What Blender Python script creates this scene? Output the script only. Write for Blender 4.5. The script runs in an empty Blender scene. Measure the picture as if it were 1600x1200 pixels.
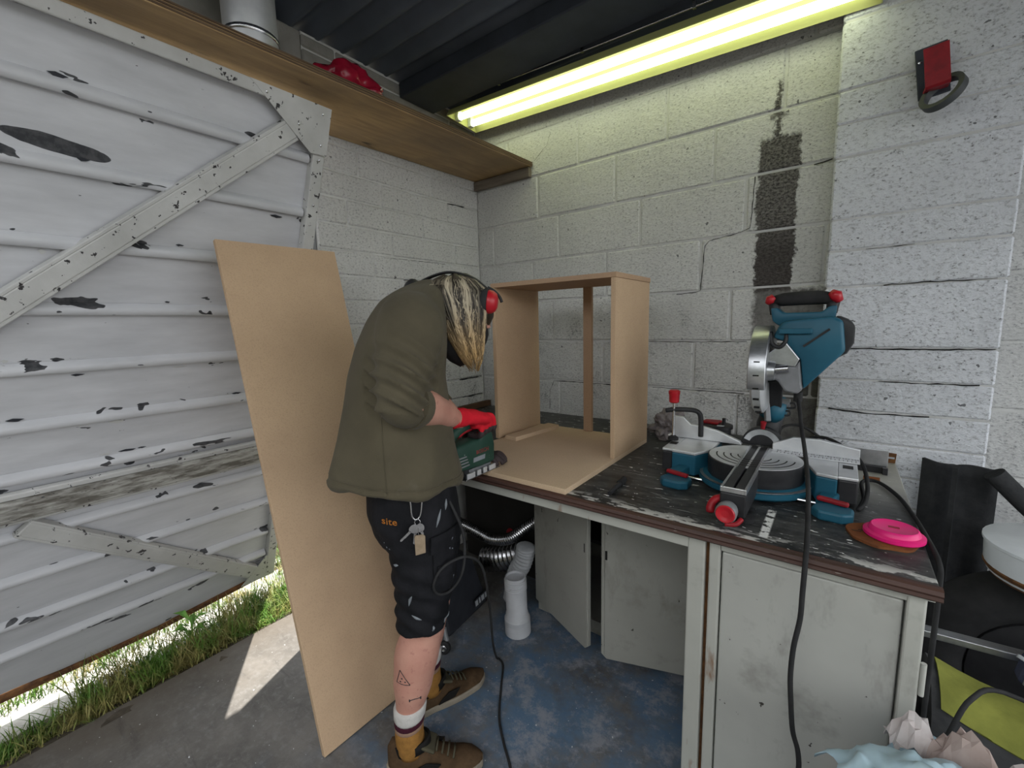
import bpy, bmesh, math, random
from mathutils import Vector, Matrix, noise
from mathutils.bvhtree import BVHTree

random.seed(7)
scene = bpy.context.scene
col = scene.collection

# ------------------------------------------------------------------ camera
yaw, pitch, roll = math.radians(37.19965), math.radians(7.89582), math.radians(-1.46869)
fw = Vector((-math.sin(yaw)*math.cos(pitch), math.cos(yaw)*math.cos(pitch), -math.sin(pitch)))
r0 = Vector((math.cos(yaw), math.sin(yaw), 0)); u0 = r0.cross(fw)
rr = r0*math.cos(roll) + u0*math.sin(roll); uu = u0*math.cos(roll) - r0*math.sin(roll)
cam_data = bpy.data.cameras.new('camera'); cam = bpy.data.objects.new('camera', cam_data); col.objects.link(cam)
m = Matrix((rr, uu, -fw)).transposed().to_4x4(); m.translation = Vector((1.8213, -2.0974, 1.3622))
cam.matrix_world = m
cam_data.sensor_width = 36; cam_data.lens = 677.71/1600*36; cam_data.clip_start = .02
scene.camera = cam

# ------------------------------------------------------------------ light and exposure
world = bpy.data.worlds.new('world'); scene.world = world; world.use_nodes = True
bg = world.node_tree.nodes['Background']; bg.inputs[0].default_value = (.95, .98, 1.0, 1); bg.inputs[1].default_value = 2.7
sd = bpy.data.lights.new('sun', 'SUN'); sd.energy = 11; sd.angle = math.radians(.53); sd.color = (1, .95, .86)
sun = bpy.data.objects.new('sun', sd); col.objects.link(sun)
sdir = Vector((.381*.42, -.924*.42, -1)).normalized()
sun.rotation_euler = sdir.to_track_quat('-Z', 'Y').to_euler(); sun.location = (-3, 4, 8)
vs = scene.view_settings
vs.view_transform = 'Standard'; vs.look = 'None'; vs.exposure = 0.22; vs.gamma = 1; vs.use_curve_mapping = False

# ------------------------------------------------------------------ helpers
MATS = {}
def nodes_of(name, rough=.6, metal=0.):
    mt = bpy.data.materials.new(name); mt.use_nodes = True
    nt = mt.node_tree; b = nt.nodes['Principled BSDF']
    b.inputs['Roughness'].default_value = rough; b.inputs['Metallic'].default_value = metal
    b.inputs['Specular IOR Level'].default_value = .12 if rough > .72 else (.28 if rough > .4 else .45)
    MATS[name] = mt
    return mt, nt, b
class NT:
    """small node-graph writer"""
    def __init__(s, nt): s.nt = nt
    def n(s, t, **k):
        x = s.nt.nodes.new(t)
        for a, v in k.items():
            if a.startswith('_'): x.inputs[a[1:].replace('_', ' ')].default_value = v
            else: setattr(x, a, v)
        return x
    def l(s, a, b): s.nt.links.new(a, b)
    def pos(s, obj=False, scale=(1, 1, 1), loc=(0, 0, 0)):
        o = s.n('ShaderNodeTexCoord').outputs['Object'] if obj else s.n('ShaderNodeNewGeometry').outputs['Position']
        mp = s.n('ShaderNodeMapping'); mp.inputs['Scale'].default_value = scale; mp.inputs['Location'].default_value = loc
        s.l(o, mp.inputs[0]); return mp.outputs[0]
    def noise(s, v, scale, detail=4, rough=.6, dist=0.):
        x = s.n('ShaderNodeTexNoise'); x.inputs['Scale'].default_value = scale; x.inputs['Detail'].default_value = detail
        x.inputs['Roughness'].default_value = rough; x.inputs['Distortion'].default_value = dist
        s.l(v, x.inputs['Vector']); return x.outputs['Fac']
    def ramp(s, f, a, b, lo=0., hi=1.):
        x = s.n('ShaderNodeMapRange'); x.clamp = True
        for i, v in enumerate((a, b, lo, hi)): x.inputs[i+1].default_value = v
        s.l(f, x.inputs[0]); return x.outputs[0]
    def mix(s, f, a, b):
        x = s.n('ShaderNodeMix'); x.data_type = 'RGBA'
        for sock, v in ((x.inputs[0], f), (x.inputs[6], a), (x.inputs[7], b)):
            if hasattr(v, 'is_output'): s.l(v, sock)
            else: sock.default_value = v if not isinstance(v, tuple) else (*v[:3], 1)
        return x.outputs[2]
    def math(s, op, a, b=0.):
        x = s.n('ShaderNodeMath'); x.operation = op
        for i, v in enumerate((a, b)):
            if hasattr(v, 'is_output'): s.l(v, x.inputs[i])
            else: x.inputs[i].default_value = v
        return x.outputs[0]
    def sep(s, v):
        x = s.n('ShaderNodeSeparateXYZ'); s.l(v, x.inputs[0]); return x.outputs
    def bump(s, h, b, strength=.5, dist=.01):
        x = s.n('ShaderNodeBump'); x.inputs['Strength'].default_value = strength; x.inputs['Distance'].default_value = dist
        s.l(h, x.inputs['Height']); s.l(x.outputs[0], b.inputs['Normal'])
def mat(name, c1, c2=None, scale=8., rough=.6, metal=0., lo=.35, hi=.65, stretch=(1, 1, 1), bump=0., bscale=None, obj=False, speck=None, speck_t=.7, speck_s=60):
    mt, nt, b = nodes_of(name, rough, metal); g = NT(nt)
    if c2 is None: c2 = tuple(x*.82 for x in c1)
    v = g.pos(obj, stretch); f = g.noise(v, scale)
    c = g.mix(g.ramp(f, lo, hi), c1, c2)
    if speck:
        c = g.mix(g.ramp(g.noise(v, speck_s, 2), speck_t, speck_t+.03), c, speck)
    g.l(c, b.inputs['Base Color'])
    if bump: g.bump(g.noise(v, bscale or scale*6, 3), b, bump, .005)
    return mt

class MB:
    """collects shapes; build() links them as ONE mesh object"""
    def __init__(s): s.v = []; s.f = []
    def add(s, vs_, fs):
        o = len(s.v); s.v += [Vector(x) for x in vs_]; s.f += [tuple(i+o for i in f) for f in fs]; return s
    def box(s, lo, hi, M=None):
        x0, y0, z0 = lo; x1, y1, z1 = hi
        p = [Vector(q) for q in ((x0,y0,z0),(x1,y0,z0),(x1,y1,z0),(x0,y1,z0),(x0,y0,z1),(x1,y0,z1),(x1,y1,z1),(x0,y1,z1))]
        if M: p = [M @ q for q in p]
        return s.add(p, [(3,2,1,0),(4,5,6,7),(0,1,5,4),(1,2,6,5),(2,3,7,6),(3,0,4,7)])
    def bar(s, a, b, wd, ht, up=(0, 0, 1)):
        a = Vector(a); b = Vector(b); d = (b-a).normalized(); up = Vector(up)
        x = d.cross(up).normalized(); z = x.cross(d)
        p = []
        for q in (a, b): p += [q+x*(sx*wd/2)+z*(sz*ht/2) for sx, sz in ((-1,-1),(1,-1),(1,1),(-1,1))]
        return s.add(p, [(0,1,2,3),(7,6,5,4),(1,0,4,5),(2,1,5,6),(3,2,6,7),(0,3,7,4)])
    def rings(s, R, cap=True, close=False):
        n = len(R[0]); o = []; fs = []
        for r in R: o += r
        k = len(R)
        for i in range(k if close else k-1):
            for j in range(n):
                a = i*n+j; b = i*n+(j+1) % n; c = ((i+1) % k)*n+(j+1) % n; d = ((i+1) % k)*n+j
                fs.append((a, b, c, d))
        if cap and not close:
            fs.append(tuple(range(n-1, -1, -1))); fs.append(tuple((k-1)*n+j for j in range(n)))
        return s.add(o, fs)
    def tube(s, path, rad, n=10, close=False):
        P = [Vector(p) for p in path]; k = len(P)
        rad = rad if isinstance(rad, (list, tuple)) else [rad]*k
        R = []; prev = None
        for i in range(k):
            if close: t = P[(i+1) % k]-P[i-1]
            else: t = P[min(i+1, k-1)]-P[max(i-1, 0)]
            t.normalize()
            if prev is None:
                up = Vector((0, 0, 1)) if abs(t.z) < .9 else Vector((1, 0, 0)); x = t.cross(up).normalized()
            else:
                x = prev-t*prev.dot(t); x = x.normalized() if x.length > 1e-6 else t.orthogonal().normalized()
            prev = x; y = t.cross(x)
            rr_ = rad[i]; rx, ry = rr_ if isinstance(rr_, tuple) else (rr_, rr_)
            R.append([P[i]+x*(rx*math.cos(2*math.pi*j/n))+y*(ry*math.sin(2*math.pi*j/n)) for j in range(n)])
        return s.rings(R, True, close)
    def lathe(s, prof, M=None, n=24):
        M = M or Matrix(); R = []
        for r, z in prof:
            R.append([M @ Vector((r*math.cos(2*math.pi*j/n), r*math.sin(2*math.pi*j/n), z)) for j in range(n)])
        return s.rings(R)
    def prism(s, poly, d0, d1, M):
        """poly in local XY, extruded along local Z"""
        n = len(poly)
        p = [M @ Vector((x, y, d0)) for x, y in poly]+[M @ Vector((x, y, d1)) for x, y in poly]
        return s.add(p, [tuple(range(n-1, -1, -1)), tuple(range(n, 2*n))]+[(i, (i+1) % n, n+(i+1) % n, n+i) for i in range(n)])
    def ball(s, c, r, n=12):
        c = Vector(c); r = r if isinstance(r, tuple) else (r, r, r); R = []
        for i in range(1, n//2+1):
            a = math.pi*(i-.5)/(n//2)
            R.append([c+Vector((r[0]*math.sin(a)*math.cos(2*math.pi*j/n), r[1]*math.sin(a)*math.sin(2*math.pi*j/n), -r[2]*math.cos(a))) for j in range(n)])
        return s.rings(R)
    def mesh(s, name):
        me = bpy.data.meshes.new(name); me.from_pydata([tuple(v) for v in s.v], [], s.f); me.validate()
        bm = bmesh.new(); bm.from_mesh(me); bmesh.ops.recalc_face_normals(bm, faces=bm.faces); bm.to_mesh(me); bm.free()
        return me
    def build(s, name, material, parent=None, bevel=0., smooth=False, seg=2):
        me = s.mesh(name); o = bpy.data.objects.new(name, me); col.objects.link(o)
        me.materials.append(MATS[material])
        if bevel:
            md = o.modifiers.new('bevel', 'BEVEL'); md.width = bevel; md.segments = seg; md.limit_method = 'ANGLE'; md.angle_limit = math.radians(35)
            bake(o)
        if smooth: shade(o, smooth)
        if parent: put(o, parent)
        return o
def shade(o, smooth):
    me = o.data
    me.polygons.foreach_set('use_smooth', [True]*len(me.polygons))
    if smooth != 'all': me.set_sharp_from_angle(angle=math.radians(40))
def bake(o):
    dg = bpy.context.evaluated_depsgraph_get(); dg.update()
    me = bpy.data.meshes.new_from_object(o.evaluated_get(dg)); old = o.data; o.modifiers.clear(); o.data = me; me.name = old.name
    if old.users == 0: bpy.data.meshes.remove(old)
def put(o, parent):
    o.parent = parent
    o.matrix_parent_inverse = WM(parent).inverted()
def WM(o):
    M = o.matrix_basis.copy()
    return (WM(o.parent) @ o.matrix_parent_inverse @ M) if o.parent else M
def tag(o, label=None, cat=None, group=None, kind=None):
    for k, v in (('label', label), ('category', cat), ('group', group), ('kind', kind)):
        if v: o[k] = v
    return o
def thing(name, label, cat, loc=(0, 0, 0), group=None):
    o = bpy.data.objects.new(name, None); o.empty_display_size = .05; o.location = loc; col.objects.link(o)
    return tag(o, label, cat, group)
def remesh(o, voxel, it=4, fac=.5):
    md = o.modifiers.new('r', 'REMESH'); md.mode = 'VOXEL'; md.voxel_size = voxel; md.use_smooth_shade = True
    if it:
        sm = o.modifiers.new('s', 'SMOOTH'); sm.iterations = it; sm.factor = fac
    mt = o.data.materials[0] if o.data.materials else None
    bake(o)
    if mt and not o.data.materials: o.data.materials.append(mt)
    shade(o, 'all'); return o
def text(s, size, M, material, parent, name='lettering', depth=.0004):
    cu = bpy.data.curves.new(name, 'FONT'); cu.body = s; cu.size = size; cu.extrude = depth; cu.resolution_u = 2; cu.align_x = 'CENTER'; cu.align_y = 'CENTER'
    t = bpy.data.objects.new(name, cu); col.objects.link(t)
    dg = bpy.context.evaluated_depsgraph_get(); dg.update()
    me = bpy.data.meshes.new_from_object(t.evaluated_get(dg)); bpy.data.objects.remove(t)
    me.transform(M); o = bpy.data.objects.new(name, me); col.objects.link(o); me.materials.clear(); me.materials.append(MATS[material])
    if parent: put(o, parent)
    return o
def frame(origin, x, y):
    x = Vector(x).normalized(); y = Vector(y); z = x.cross(y).normalized(); y = z.cross(x)
    M = Matrix((x, y, z)).transposed().to_4x4(); M.translation = Vector(origin); return M
def catmull(P, k=8, close=False):
    P = [Vector(p) for p in P]; n = len(P); out = []
    for i in range(n if close else n-1):
        g = (lambda j: P[j % n]) if close else (lambda j: P[max(0, min(n-1, j))])
        a, b, c, d = g(i-1), g(i), g(i+1), g(i+2)
        for q in range(k):
            t = q/k
            out.append(.5*((2*b)+(c-a)*t+(2*a-5*b+4*c-d)*t*t+(3*b-a-3*c+d)*t**3))
    if not close: out.append(P[-1])
    return out

# ------------------------------------------------------------------ materials
def m_wall(name, base, stain=False, dark=(.09, .085, .085), dirt=True):
    mt, nt, b = nodes_of(name, .85); g = NT(nt)
    v = g.pos(); x, y, z = g.sep(v)[:3]
    big = g.noise(v, 2.2, 3); fine = g.noise(g.pos(False, (1, 1, 1.5)), 85, 4, .75); mid = g.noise(v, 22, 4)
    c = g.mix(g.ramp(big, .3, .7), base, tuple(q*.84 for q in base))
    c = g.mix(g.ramp(fine, .50, .66, 0, .55), c, (.20, .20, .21))
    pits = g.math('MAXIMUM', g.math('MULTIPLY', g.ramp(fine, .62, .68), g.ramp(mid, .38, .55)), g.ramp(g.noise(g.pos(), 42, 2, .5), .715, .73))
    c = g.mix(g.math('MULTIPLY', pits, .8), c, (.06, .06, .065))
    if dirt:   # worn dark patches low on the wall
        low = g.ramp(z, 1.55, 1.25)
        f = g.math('MULTIPLY', g.math('MULTIPLY', g.ramp(g.noise(v, 5.5, 4), .53, .72), low), g.ramp(fine, .42, .55))
        c = g.mix(g.math('MULTIPLY', f, .85), c, (.10, .10, .105))
    h = g.math('ADD', g.math('MULTIPLY', fine, .5), mid)
    if stain:
        n1 = g.math('MULTIPLY', g.math('SUBTRACT', g.noise(v, 55, 4), .5), .05)
        n2 = g.math('MULTIPLY', g.math('SUBTRACT', g.noise(v, 7, 2), .5), .05)
        dx = g.math('ADD', g.math('ADD', x, n1), n2)
        def band(x0, x1, z0, z1, soft=.004):
            a = g.math('MULTIPLY', g.ramp(dx, x0-soft, x0+soft), g.ramp(dx, x1+soft, x1-soft))
            zz = g.math('ADD', z, n1)
            return g.math('MULTIPLY', a, g.math('MULTIPLY', g.ramp(zz, z0-.01, z0+.01), g.ramp(zz, z1+.01, z1-.01)))
        main = g.math('MAXIMUM', band(1.512, 1.648, 1.46, 1.95), band(1.508, 1.655, 1.93, 2.065))
        main = g.math('MAXIMUM', main, band(1.562, 1.580, 2.04, 2.27))
        main = g.math('MAXIMUM', main, band(1.545, 1.60, 2.135, 2.155))
        dk = g.mix(g.ramp(fine, .40, .60), (.21, .20, .19), (.05, .047, .046))
        dk = g.mix(g.ramp(z, 1.78, 1.62, 0, .7), dk, (.045, .038, .036))
        c = g.mix(main, c, dk)
        grey = band(1.52, 1.775, .80, 1.47, .012)
        gk = g.mix(g.ramp(mid, .35, .65), (.17, .165, .155), (.085, .08, .075))
        c = g.mix(g.math('MULTIPLY', grey, .9), c, gk)
    g.l(c, b.inputs['Base Color']); g.bump(h, b, .8, .012)
m_wall('block_paint', (.66, .66, .65), True)
m_wall('block_paint_front', (.66, .66, .65))
m_wall('block_paint_pier_skylit', (.76, .78, .82), dirt=False)  # same paint as the walls, with bluish sky light put into its colour
mat('mortar_paint', (.62, .62, .61), (.50, .50, .49), 9, .9, bump=.4, bscale=120)
mat('bare_concrete', (.30, .29, .27), (.20, .195, .18), 6, .95, bump=.4, bscale=90)

def m_floor():
    mt, nt, b = nodes_of('floor_concrete', .62); g = NT(nt)
    v = g.pos(); x, y, z = g.sep(v)[:3]
    c = g.mix(g.ramp(g.noise(v, 5, 5, .7), .3, .7), (.175, .163, .15), (.085, .08, .075))
    c = g.mix(g.ramp(g.noise(v, 38, 4, .7), .5, .7, 0, .6), c, (.20, .195, .19))
    c = g.mix(g.math('MULTIPLY', g.ramp(g.math('ADD', x, g.math('MULTIPLY', g.noise(v, 4, 4), .5)), .32, .05), .75), c, (.095, .078, .06))
    c = g.mix(g.ramp(g.noise(g.pos(False, (1.2, 5, 1)), 3, 6, .75, .6), .56, .70, 0, .6), c, (.05, .047, .045))
    wob = g.math('MULTIPLY', g.math('SUBTRACT', g.noise(v, 3, 3), .5), .9)
    area = g.math('MULTIPLY', g.ramp(g.math('ADD', x, wob), .50, .75), g.ramp(g.math('ADD', y, wob), -1.75, -1.35))
    worn = g.ramp(g.noise(v, 3.6, 8, .72), .38, .56, .10, 1)
    blue = g.mix(g.ramp(g.noise(v, 16, 4), .3, .7), (.075, .14, .235), (.12, .175, .24))
    c = g.mix(g.math('MULTIPLY', area, worn), c, blue)
    c = g.mix(g.math('MULTIPLY', area, g.ramp(g.noise(v, 7, 8, .78), .50, .60, 0, .8)), c, (.27, .28, .31))
    c = g.mix(g.ramp(g.noise(v, 75, 1), .76, .775), c, (.55, .56, .56))
    g.l(c, b.inputs['Base Color']); g.bump(g.noise(v, 60, 5), b, .25, .004)
m_floor()
mat('path_concrete', (.46, .45, .42), (.34, .33, .30), 12, .9, bump=.3, bscale=80)
mat('soil', (.10, .085, .065), (.055, .046, .036), 14, .95, bump=.6, bscale=60)
mat('yard', (.13, .13, .125), (.10, .10, .098), 2, .95)
def m_grass():
    mt, nt, b = nodes_of('grass_blade', .55); g = NT(nt)
    v = g.pos(); c = g.mix(g.ramp(g.noise(v, 9, 2), .42, .6), (.075, .165, .02), (.25, .22, .075))
    g.l(c, b.inputs['Base Color'])
    b.inputs['Subsurface Weight'].default_value = 0
m_grass()
mat('weed_leaf', (.10, .25, .05), (.18, .34, .07), 30, .5)

def m_door():
    mt, nt, b = nodes_of('door_paint', .5); g = NT(nt)
    v = g.pos(True); x, y, z = g.sep(v)[:3]     # object space: x along the door, y down the door
    c = g.mix(g.ramp(g.noise(g.pos(True, (2, 8, 1)), 2.0, 4), .3, .7), (.60, .605, .635), (.48, .485, .51))
    lower_dark = g.ramp(y, 1.3, 2.25, 0, .55)  # darker towards the bottom of the door
    c = g.mix(lower_dark, c, (.24, .24, .25))
    ph = g.math('FRACT', g.math('DIVIDE', g.math('ADD', y, .0195+.098), .1955))   # .5 on a rib
    near = g.ramp(g.math('ABSOLUTE', g.math('SUBTRACT', ph, .5)), .30, .13)
    big = g.ramp(g.noise(g.pos(True, (3.2, 9, 1)), 2.2, 3, .6, .4), .0, 1.)
    peel = g.ramp(g.math('ADD', big, g.math('MULTIPLY', near, .155)), .775, .782)
    fl = g.ramp(g.noise(g.pos(True, (14, 40, 1)), 2.2, 3, .6), .735, .742)
    sx = g.math('POWER', g.math('DIVIDE', g.math('SUBTRACT', x, .70), .10), 2.)
    sy = g.math('POWER', g.math('DIVIDE', g.math('SUBTRACT', g.math('ADD', y, g.math('MULTIPLY', x, .10)), .385), .020), 2.)
    spot = g.ramp(g.math('ADD', g.math('ADD', sx, sy), g.math('MULTIPLY', big, 1.2)), 1.65, 1.6)
    allp = g.math('MAXIMUM', g.math('MAXIMUM', peel, fl), spot)
    c = g.mix(allp, c, g.mix(g.ramp(g.noise(v, 40), .4, .6), (.035, .037, .042), (.075, .075, .08)))
    g.l(c, b.inputs['Base Color']); g.bump(allp, b, -.4, .003)
m_door()
def m_trim():
    mt, nt, b = nodes_of('door_trim_paint', .55); g = NT(nt)
    v = g.pos(); c = g.mix(g.ramp(g.noise(v, 5, 4), .35, .65), (.58, .58, .575), (.45, .45, .44))
    low = g.ramp(g.sep(v)[2], .95, .35, 0, .5); c = g.mix(low, c, (.20, .195, .18))
    pl = g.ramp(g.noise(g.pos(False, (1, 1, 1)), 38, 3, .65), .625, .645)
    c = g.mix(pl, c, (.045, .043, .045)); g.l(c, b.inputs['Base Color']); g.bump(g.noise(v, 60), b, .2, .003)
m_trim()
mat('rail_dirty', (.40, .395, .37), (.13, .12, .105), 7, .7, stretch=(1, 1.6, 9), speck=(.04, .04, .042), speck_t=.66, speck_s=30, lo=.40, hi=.62)
def m_mdf(name, a, bb):
    mt, nt, b = nodes_of(name, .75); g = NT(nt)
    v = g.pos(True); c = g.mix(g.ramp(g.noise(v, 4, 3), .3, .7), a, bb)
    c = g.mix(g.ramp(g.noise(v, 220, 2, .7), .5, .75, 0, .5), c, tuple(q*.62 for q in a)); g.l(c, b.inputs['Base Color'])
    g.bump(g.noise(v, 300, 2), b, .08, .002)
m_mdf('mdf', (.54, .385, .25), (.47, .33, .215)); m_mdf('mdf_edge', (.46, .31, .20), (.40, .27, .18)); m_mdf('mdf_pale', (.60, .45, .31), (.54, .40, .27))
def m_ply():
    mt, nt, b = nodes_of('plywood', .6); g = NT(nt)
    v = g.pos(False, (9, 1.1, 9)); c = g.mix(g.ramp(g.noise(v, 3.5, 5, .65, .6), .35, .65), (.46, .31, .15), (.31, .20, .10))
    k = g.ramp(g.noise(g.pos(False, (5, 1.6, 5)), 2.6, 2, .5, .3), .69, .76); c = g.mix(k, c, (.055, .035, .02))
    c = g.mix(g.ramp(g.noise(g.pos(), 2.5, 3), .42, .68, 0, .55), c, (.20, .15, .10))
    g.l(c, b.inputs['Base Color'])
m_ply()
mat('ply_edge', (.16, .11, .07), (.07, .045, .03), 3, .8, stretch=(1, 1, 90))
mat('batten_wood', (.20, .17, .14), (.12, .10, .08), 12, .8, stretch=(.3, 1, 3))
mat('roof_sheet', (.11, .13, .165), (.08, .095, .12), 3, .5)
mat('beam_paint', (.05, .058, .076), (.036, .042, .055), 6, .6)
def m_top():
    mt, nt, b = nodes_of('worktop_black', .42); g = NT(nt)
    v = g.pos(); x, y, z = g.sep(v)[:3]
    c = g.mix(g.ramp(g.noise(g.pos(False, (2.2, 5, 1)), 4, 5, .7), .35, .7), (.010, .0105, .012), (.085, .085, .083))
    sc = g.ramp(g.noise(g.pos(False, (1.0, 5.5, 1)), 9, 5, .72, .8), .60, .66, 0, .6)
    c = g.mix(sc, c, (.40, .40, .39))
    fk = g.ramp(g.noise(g.pos(False, (1, 2.2, 1)), 26, 3, .6), .665, .685); c = g.mix(fk, c, (.72, .72, .70))
    edge = g.math('MULTIPLY', g.ramp(y, -.955, -1.0), g.ramp(g.noise(g.pos(False, (2, 5, 1)), 9, 4), .50, .56)); c = g.mix(g.math('MULTIPLY', edge, .8), c, (.66, .65, .62))
    dust = g.math('MULTIPLY', g.ramp(x, 1.78, 1.90), g.ramp(y, -.66, -.42)); c = g.mix(g.math('MULTIPLY', dust, .85), c, (.37, .36, .33))
    line = g.math('MULTIPLY', g.math('MULTIPLY', g.ramp(x, 1.693, 1.697), g.ramp(x, 1.715, 1.711)), g.math('MULTIPLY', g.ramp(y, -.985, -.98), g.ramp(y, -.80, -.81)))
    c = g.mix(g.math('MULTIPLY', line, g.ramp(g.noise(v, 45, 3), .40, .47)), c, (.72, .72, .70))
    g.l(c, b.inputs['Base Color']); g.bump(g.noise(v, 40, 4), b, .1, .003)
m_top()
mat('lipping_wood', (.085, .042, .032), (.045, .025, .02), 5, .5, stretch=(1, 12, 12), speck=(.35, .33, .30), speck_t=.72, speck_s=30)
def m_steel_paint(name, a, rust=True):
    mt, nt, b = nodes_of(name, .5); g = NT(nt)
    v = g.pos(); c = g.mix(g.ramp(g.noise(v, 3, 4), .3, .7), a, tuple(q*.82 for q in a))
    c = g.mix(g.ramp(g.noise(g.pos(False, (1, 1, .4)), 9, 5, .7), .58, .72, 0, .5), c, (.16, .15, .13))
    c = g.mix(g.ramp(g.noise(g.pos(False, (1, 1, .8)), 38, 3, .6), .715, .73), c, (.05, .045, .04))
    c = g.mix(g.math('MULTIPLY', g.ramp(g.noise(v, 4.5, 5, .7), .56, .70), .45), c, (.13, .12, .10))
    if rust: c = g.mix(g.ramp(g.noise(g.pos(False, (1.5, 1.5, .35)), 14, 4, .6), .62, .70, 0, .8), c, (.20, .10, .045))
    g.l(c, b.inputs['Base Color'])
m_steel_paint('desk_panel', (.44, .44, .41), False); m_steel_paint('desk_frame', (.46, .46, .42)); m_steel_paint('cupboard_door', (.33, .325, .295), False)
mat('blocker_dark', (.05, .06, .04), (.03, .036, .025), 3, .95)  # dark tone for the added light-blocking wall
mat('rust', (.16, .075, .03), (.06, .03, .018), 30, .9)
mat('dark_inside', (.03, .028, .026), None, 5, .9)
mat('black_plastic', (.018, .018, .02), (.028, .028, .03), 20, .45)
mat('black_rubber', (.022, .022, .023), (.035, .035, .036), 14, .75)
mat('foam_black', (.028, .029, .031), (.04, .041, .043), 30, .9, bump=.3, bscale=160)
mat('red_plastic', (.50, .012, .022), (.40, .01, .02), 10, .35)
mat('red_paint', (.33, .012, .02), (.20, .01, .015), 25, .45)
mat('teal_plastic', (.018, .105, .16), (.014, .085, .135), 10, .42, speck=(.12, .2, .24), speck_t=.75, speck_s=40)
mat('alloy', (.55, .56, .58), (.42, .43, .45), 30, .32, .9, stretch=(1, 6, 1))
mat('alloy_pale', (.66, .67, .68), (.55, .56, .58), 14, .42, .55)
mat('steel', (.62, .62, .64), (.45, .45, .47), 25, .25, 1.)
mat('grey_cast', (.24, .245, .26), (.19, .195, .205), 20, .5, .3)
mat('ink_black', (.01, .01, .01), None, 5, .6)
mat('bag_red', (.33, .008, .03), (.22, .006, .02), 14, .25)
mat('pink_plastic', (.80, .012, .20), (.75, .012, .18), 9, .4)
mat('cork', (.23, .085, .03), (.15, .055, .025), 30, .85)
mat('cloth_grey', (.25, .22, .22), (.17, .15, .15), 16, .95, bump=.3, bscale=120)
mat('pvc_white', (.62, .63, .66), (.52, .53, .56), 10, .4, speck=(.33, .32, .32), speck_t=.68, speck_s=22)
mat('hose_white', (.50, .51, .53), (.36, .37, .39), 12, .55)
mat('enamel_white', (.66, .69, .72), (.55, .57, .60), 7, .3)
mat('case_dark', (.032, .034, .042), (.022, .024, .03), 12, .6)
mat('label_white', (.42, .44, .47), None, 30, .6)
mat('lime_fabric', (.24, .25, .055), (.17, .18, .04), 12, .9, bump=.3, bscale=90)
mat('bag_charcoal', (.035, .036, .038), (.055, .055, .056), 18, .85, bump=.3, bscale=90)
mat('liner_blue', (.50, .66, .74), (.42, .58, .68), 5, .35)
mat('paper_pale', (.62, .58, .57), (.45, .38, .36), 12, .7)
mat('paper_brown', (.33, .25, .22), (.42, .34, .31), 12, .7)
mat('navy', (.03, .035, .07), (.05, .055, .09), 12, .7)
mat('green_tool', (.012, .042, .030), (.02, .055, .04), 16, .45, speck=(.16, .2, .17), speck_t=.72, speck_s=50)
mat('green_tube', (.02, .085, .065), (.015, .06, .05), 16, .5)
mat('skin', (.50, .27, .205), (.44, .215, .165), 12, .5, bump=.12, bscale=150, speck=(.40, .19, .15), speck_t=.63, speck_s=55)
def m_fleece():
    mt, nt, b = nodes_of('fleece', .95); g = NT(nt)
    v = g.pos(); c = g.mix(g.ramp(g.noise(v, 7, 4), .3, .7), (.098, .084, .055), (.072, .062, .041))
    c = g.mix(g.ramp(g.noise(v, 25, 4), .62, .75, 0, .35), c, (.12, .11, .085))
    g.l(c, b.inputs['Base Color']); b.inputs['Sheen Weight'].default_value = .06
    g.bump(g.noise(v, 260, 3), b, .25, .003)
m_fleece()
mat('shorts_black', (.008, .0085, .010), (.015, .015, .018), 14, .8, bump=.3, bscale=110, speck=(.22, .24, .28), speck_t=.715, speck_s=34)
mat('sock_white', (.55, .53, .51), (.45, .43, .41), 40, .95, bump=.4, bscale=200)
mat('sock_maroon', (.05, .012, .022), None, 40, .95)
mat('sock_mustard', (.30, .15, .04), (.22, .11, .03), 40, .95, bump=.4, bscale=200)
mat('sock_taupe', (.27, .17, .12), None, 40, .95)
mat('shoe_brown', (.085, .052, .028), (.055, .034, .019), 30, .9, bump=.25, bscale=150)
mat('shoe_dark', (.014, .013, .012), None, 30, .85)
mat('shoe_olive', (.075, .068, .045), None, 30, .85)
mat('sole_cream', (.30, .26, .20), (.22, .19, .15), 18, .7)
mat('glove_red', (.62, .018, .032), (.52, .013, .025), 25, .9, bump=.35, bscale=260)
mat('glove_dark', (.03, .022, .024), (.05, .035, .035), 25, .7, bump=.3, bscale=120)
def m_hair():
    mt, nt, b = nodes_of('hair', .45); g = NT(nt)
    at = g.n('ShaderNodeAttribute', attribute_name='tone').outputs['Fac']
    z = g.sep(g.pos())[2]
    light = g.mix(g.ramp(z, 1.42, 1.28), (.42, .36, .26), (.50, .33, .15))
    dark = g.mix(g.ramp(z, 1.38, 1.27), (.030, .024, .018), (.20, .13, .06))
    g.l(g.mix(at, dark, light), b.inputs['Base Color'])
m_hair()
mat('beard_mask', (.014, .013, .014), None, 20, .7)
mat('eye_white', (.6, .6, .6), None, 20, .3)
mat('tattoo_ink', (.035, .03, .035), None, 20, .6)
mat('tag_wood', (.30, .23, .16), (.24, .18, .12), 60, .8)
mat('orange_print', (.42, .15, .02), None, 40, .7)
mat('red_print', (.24, .035, .035), None, 40, .6)
mat('grey_print', (.20, .22, .24), None, 40, .6)
mat('tape_grey', (.045, .05, .052), (.06, .064, .066), 20, .5)
mat('brown_wood', (.10, .055, .03), (.06, .033, .02), 10, .7, stretch=(8, 1, 8))
mat('lamp_tray', (.55, .56, .24), (.50, .51, .21), 4, .45)
mt_, nt_, b_ = nodes_of('lamp_tube', .4); b_.inputs['Base Color'].default_value = (.9, .95, .75, 1)
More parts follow.
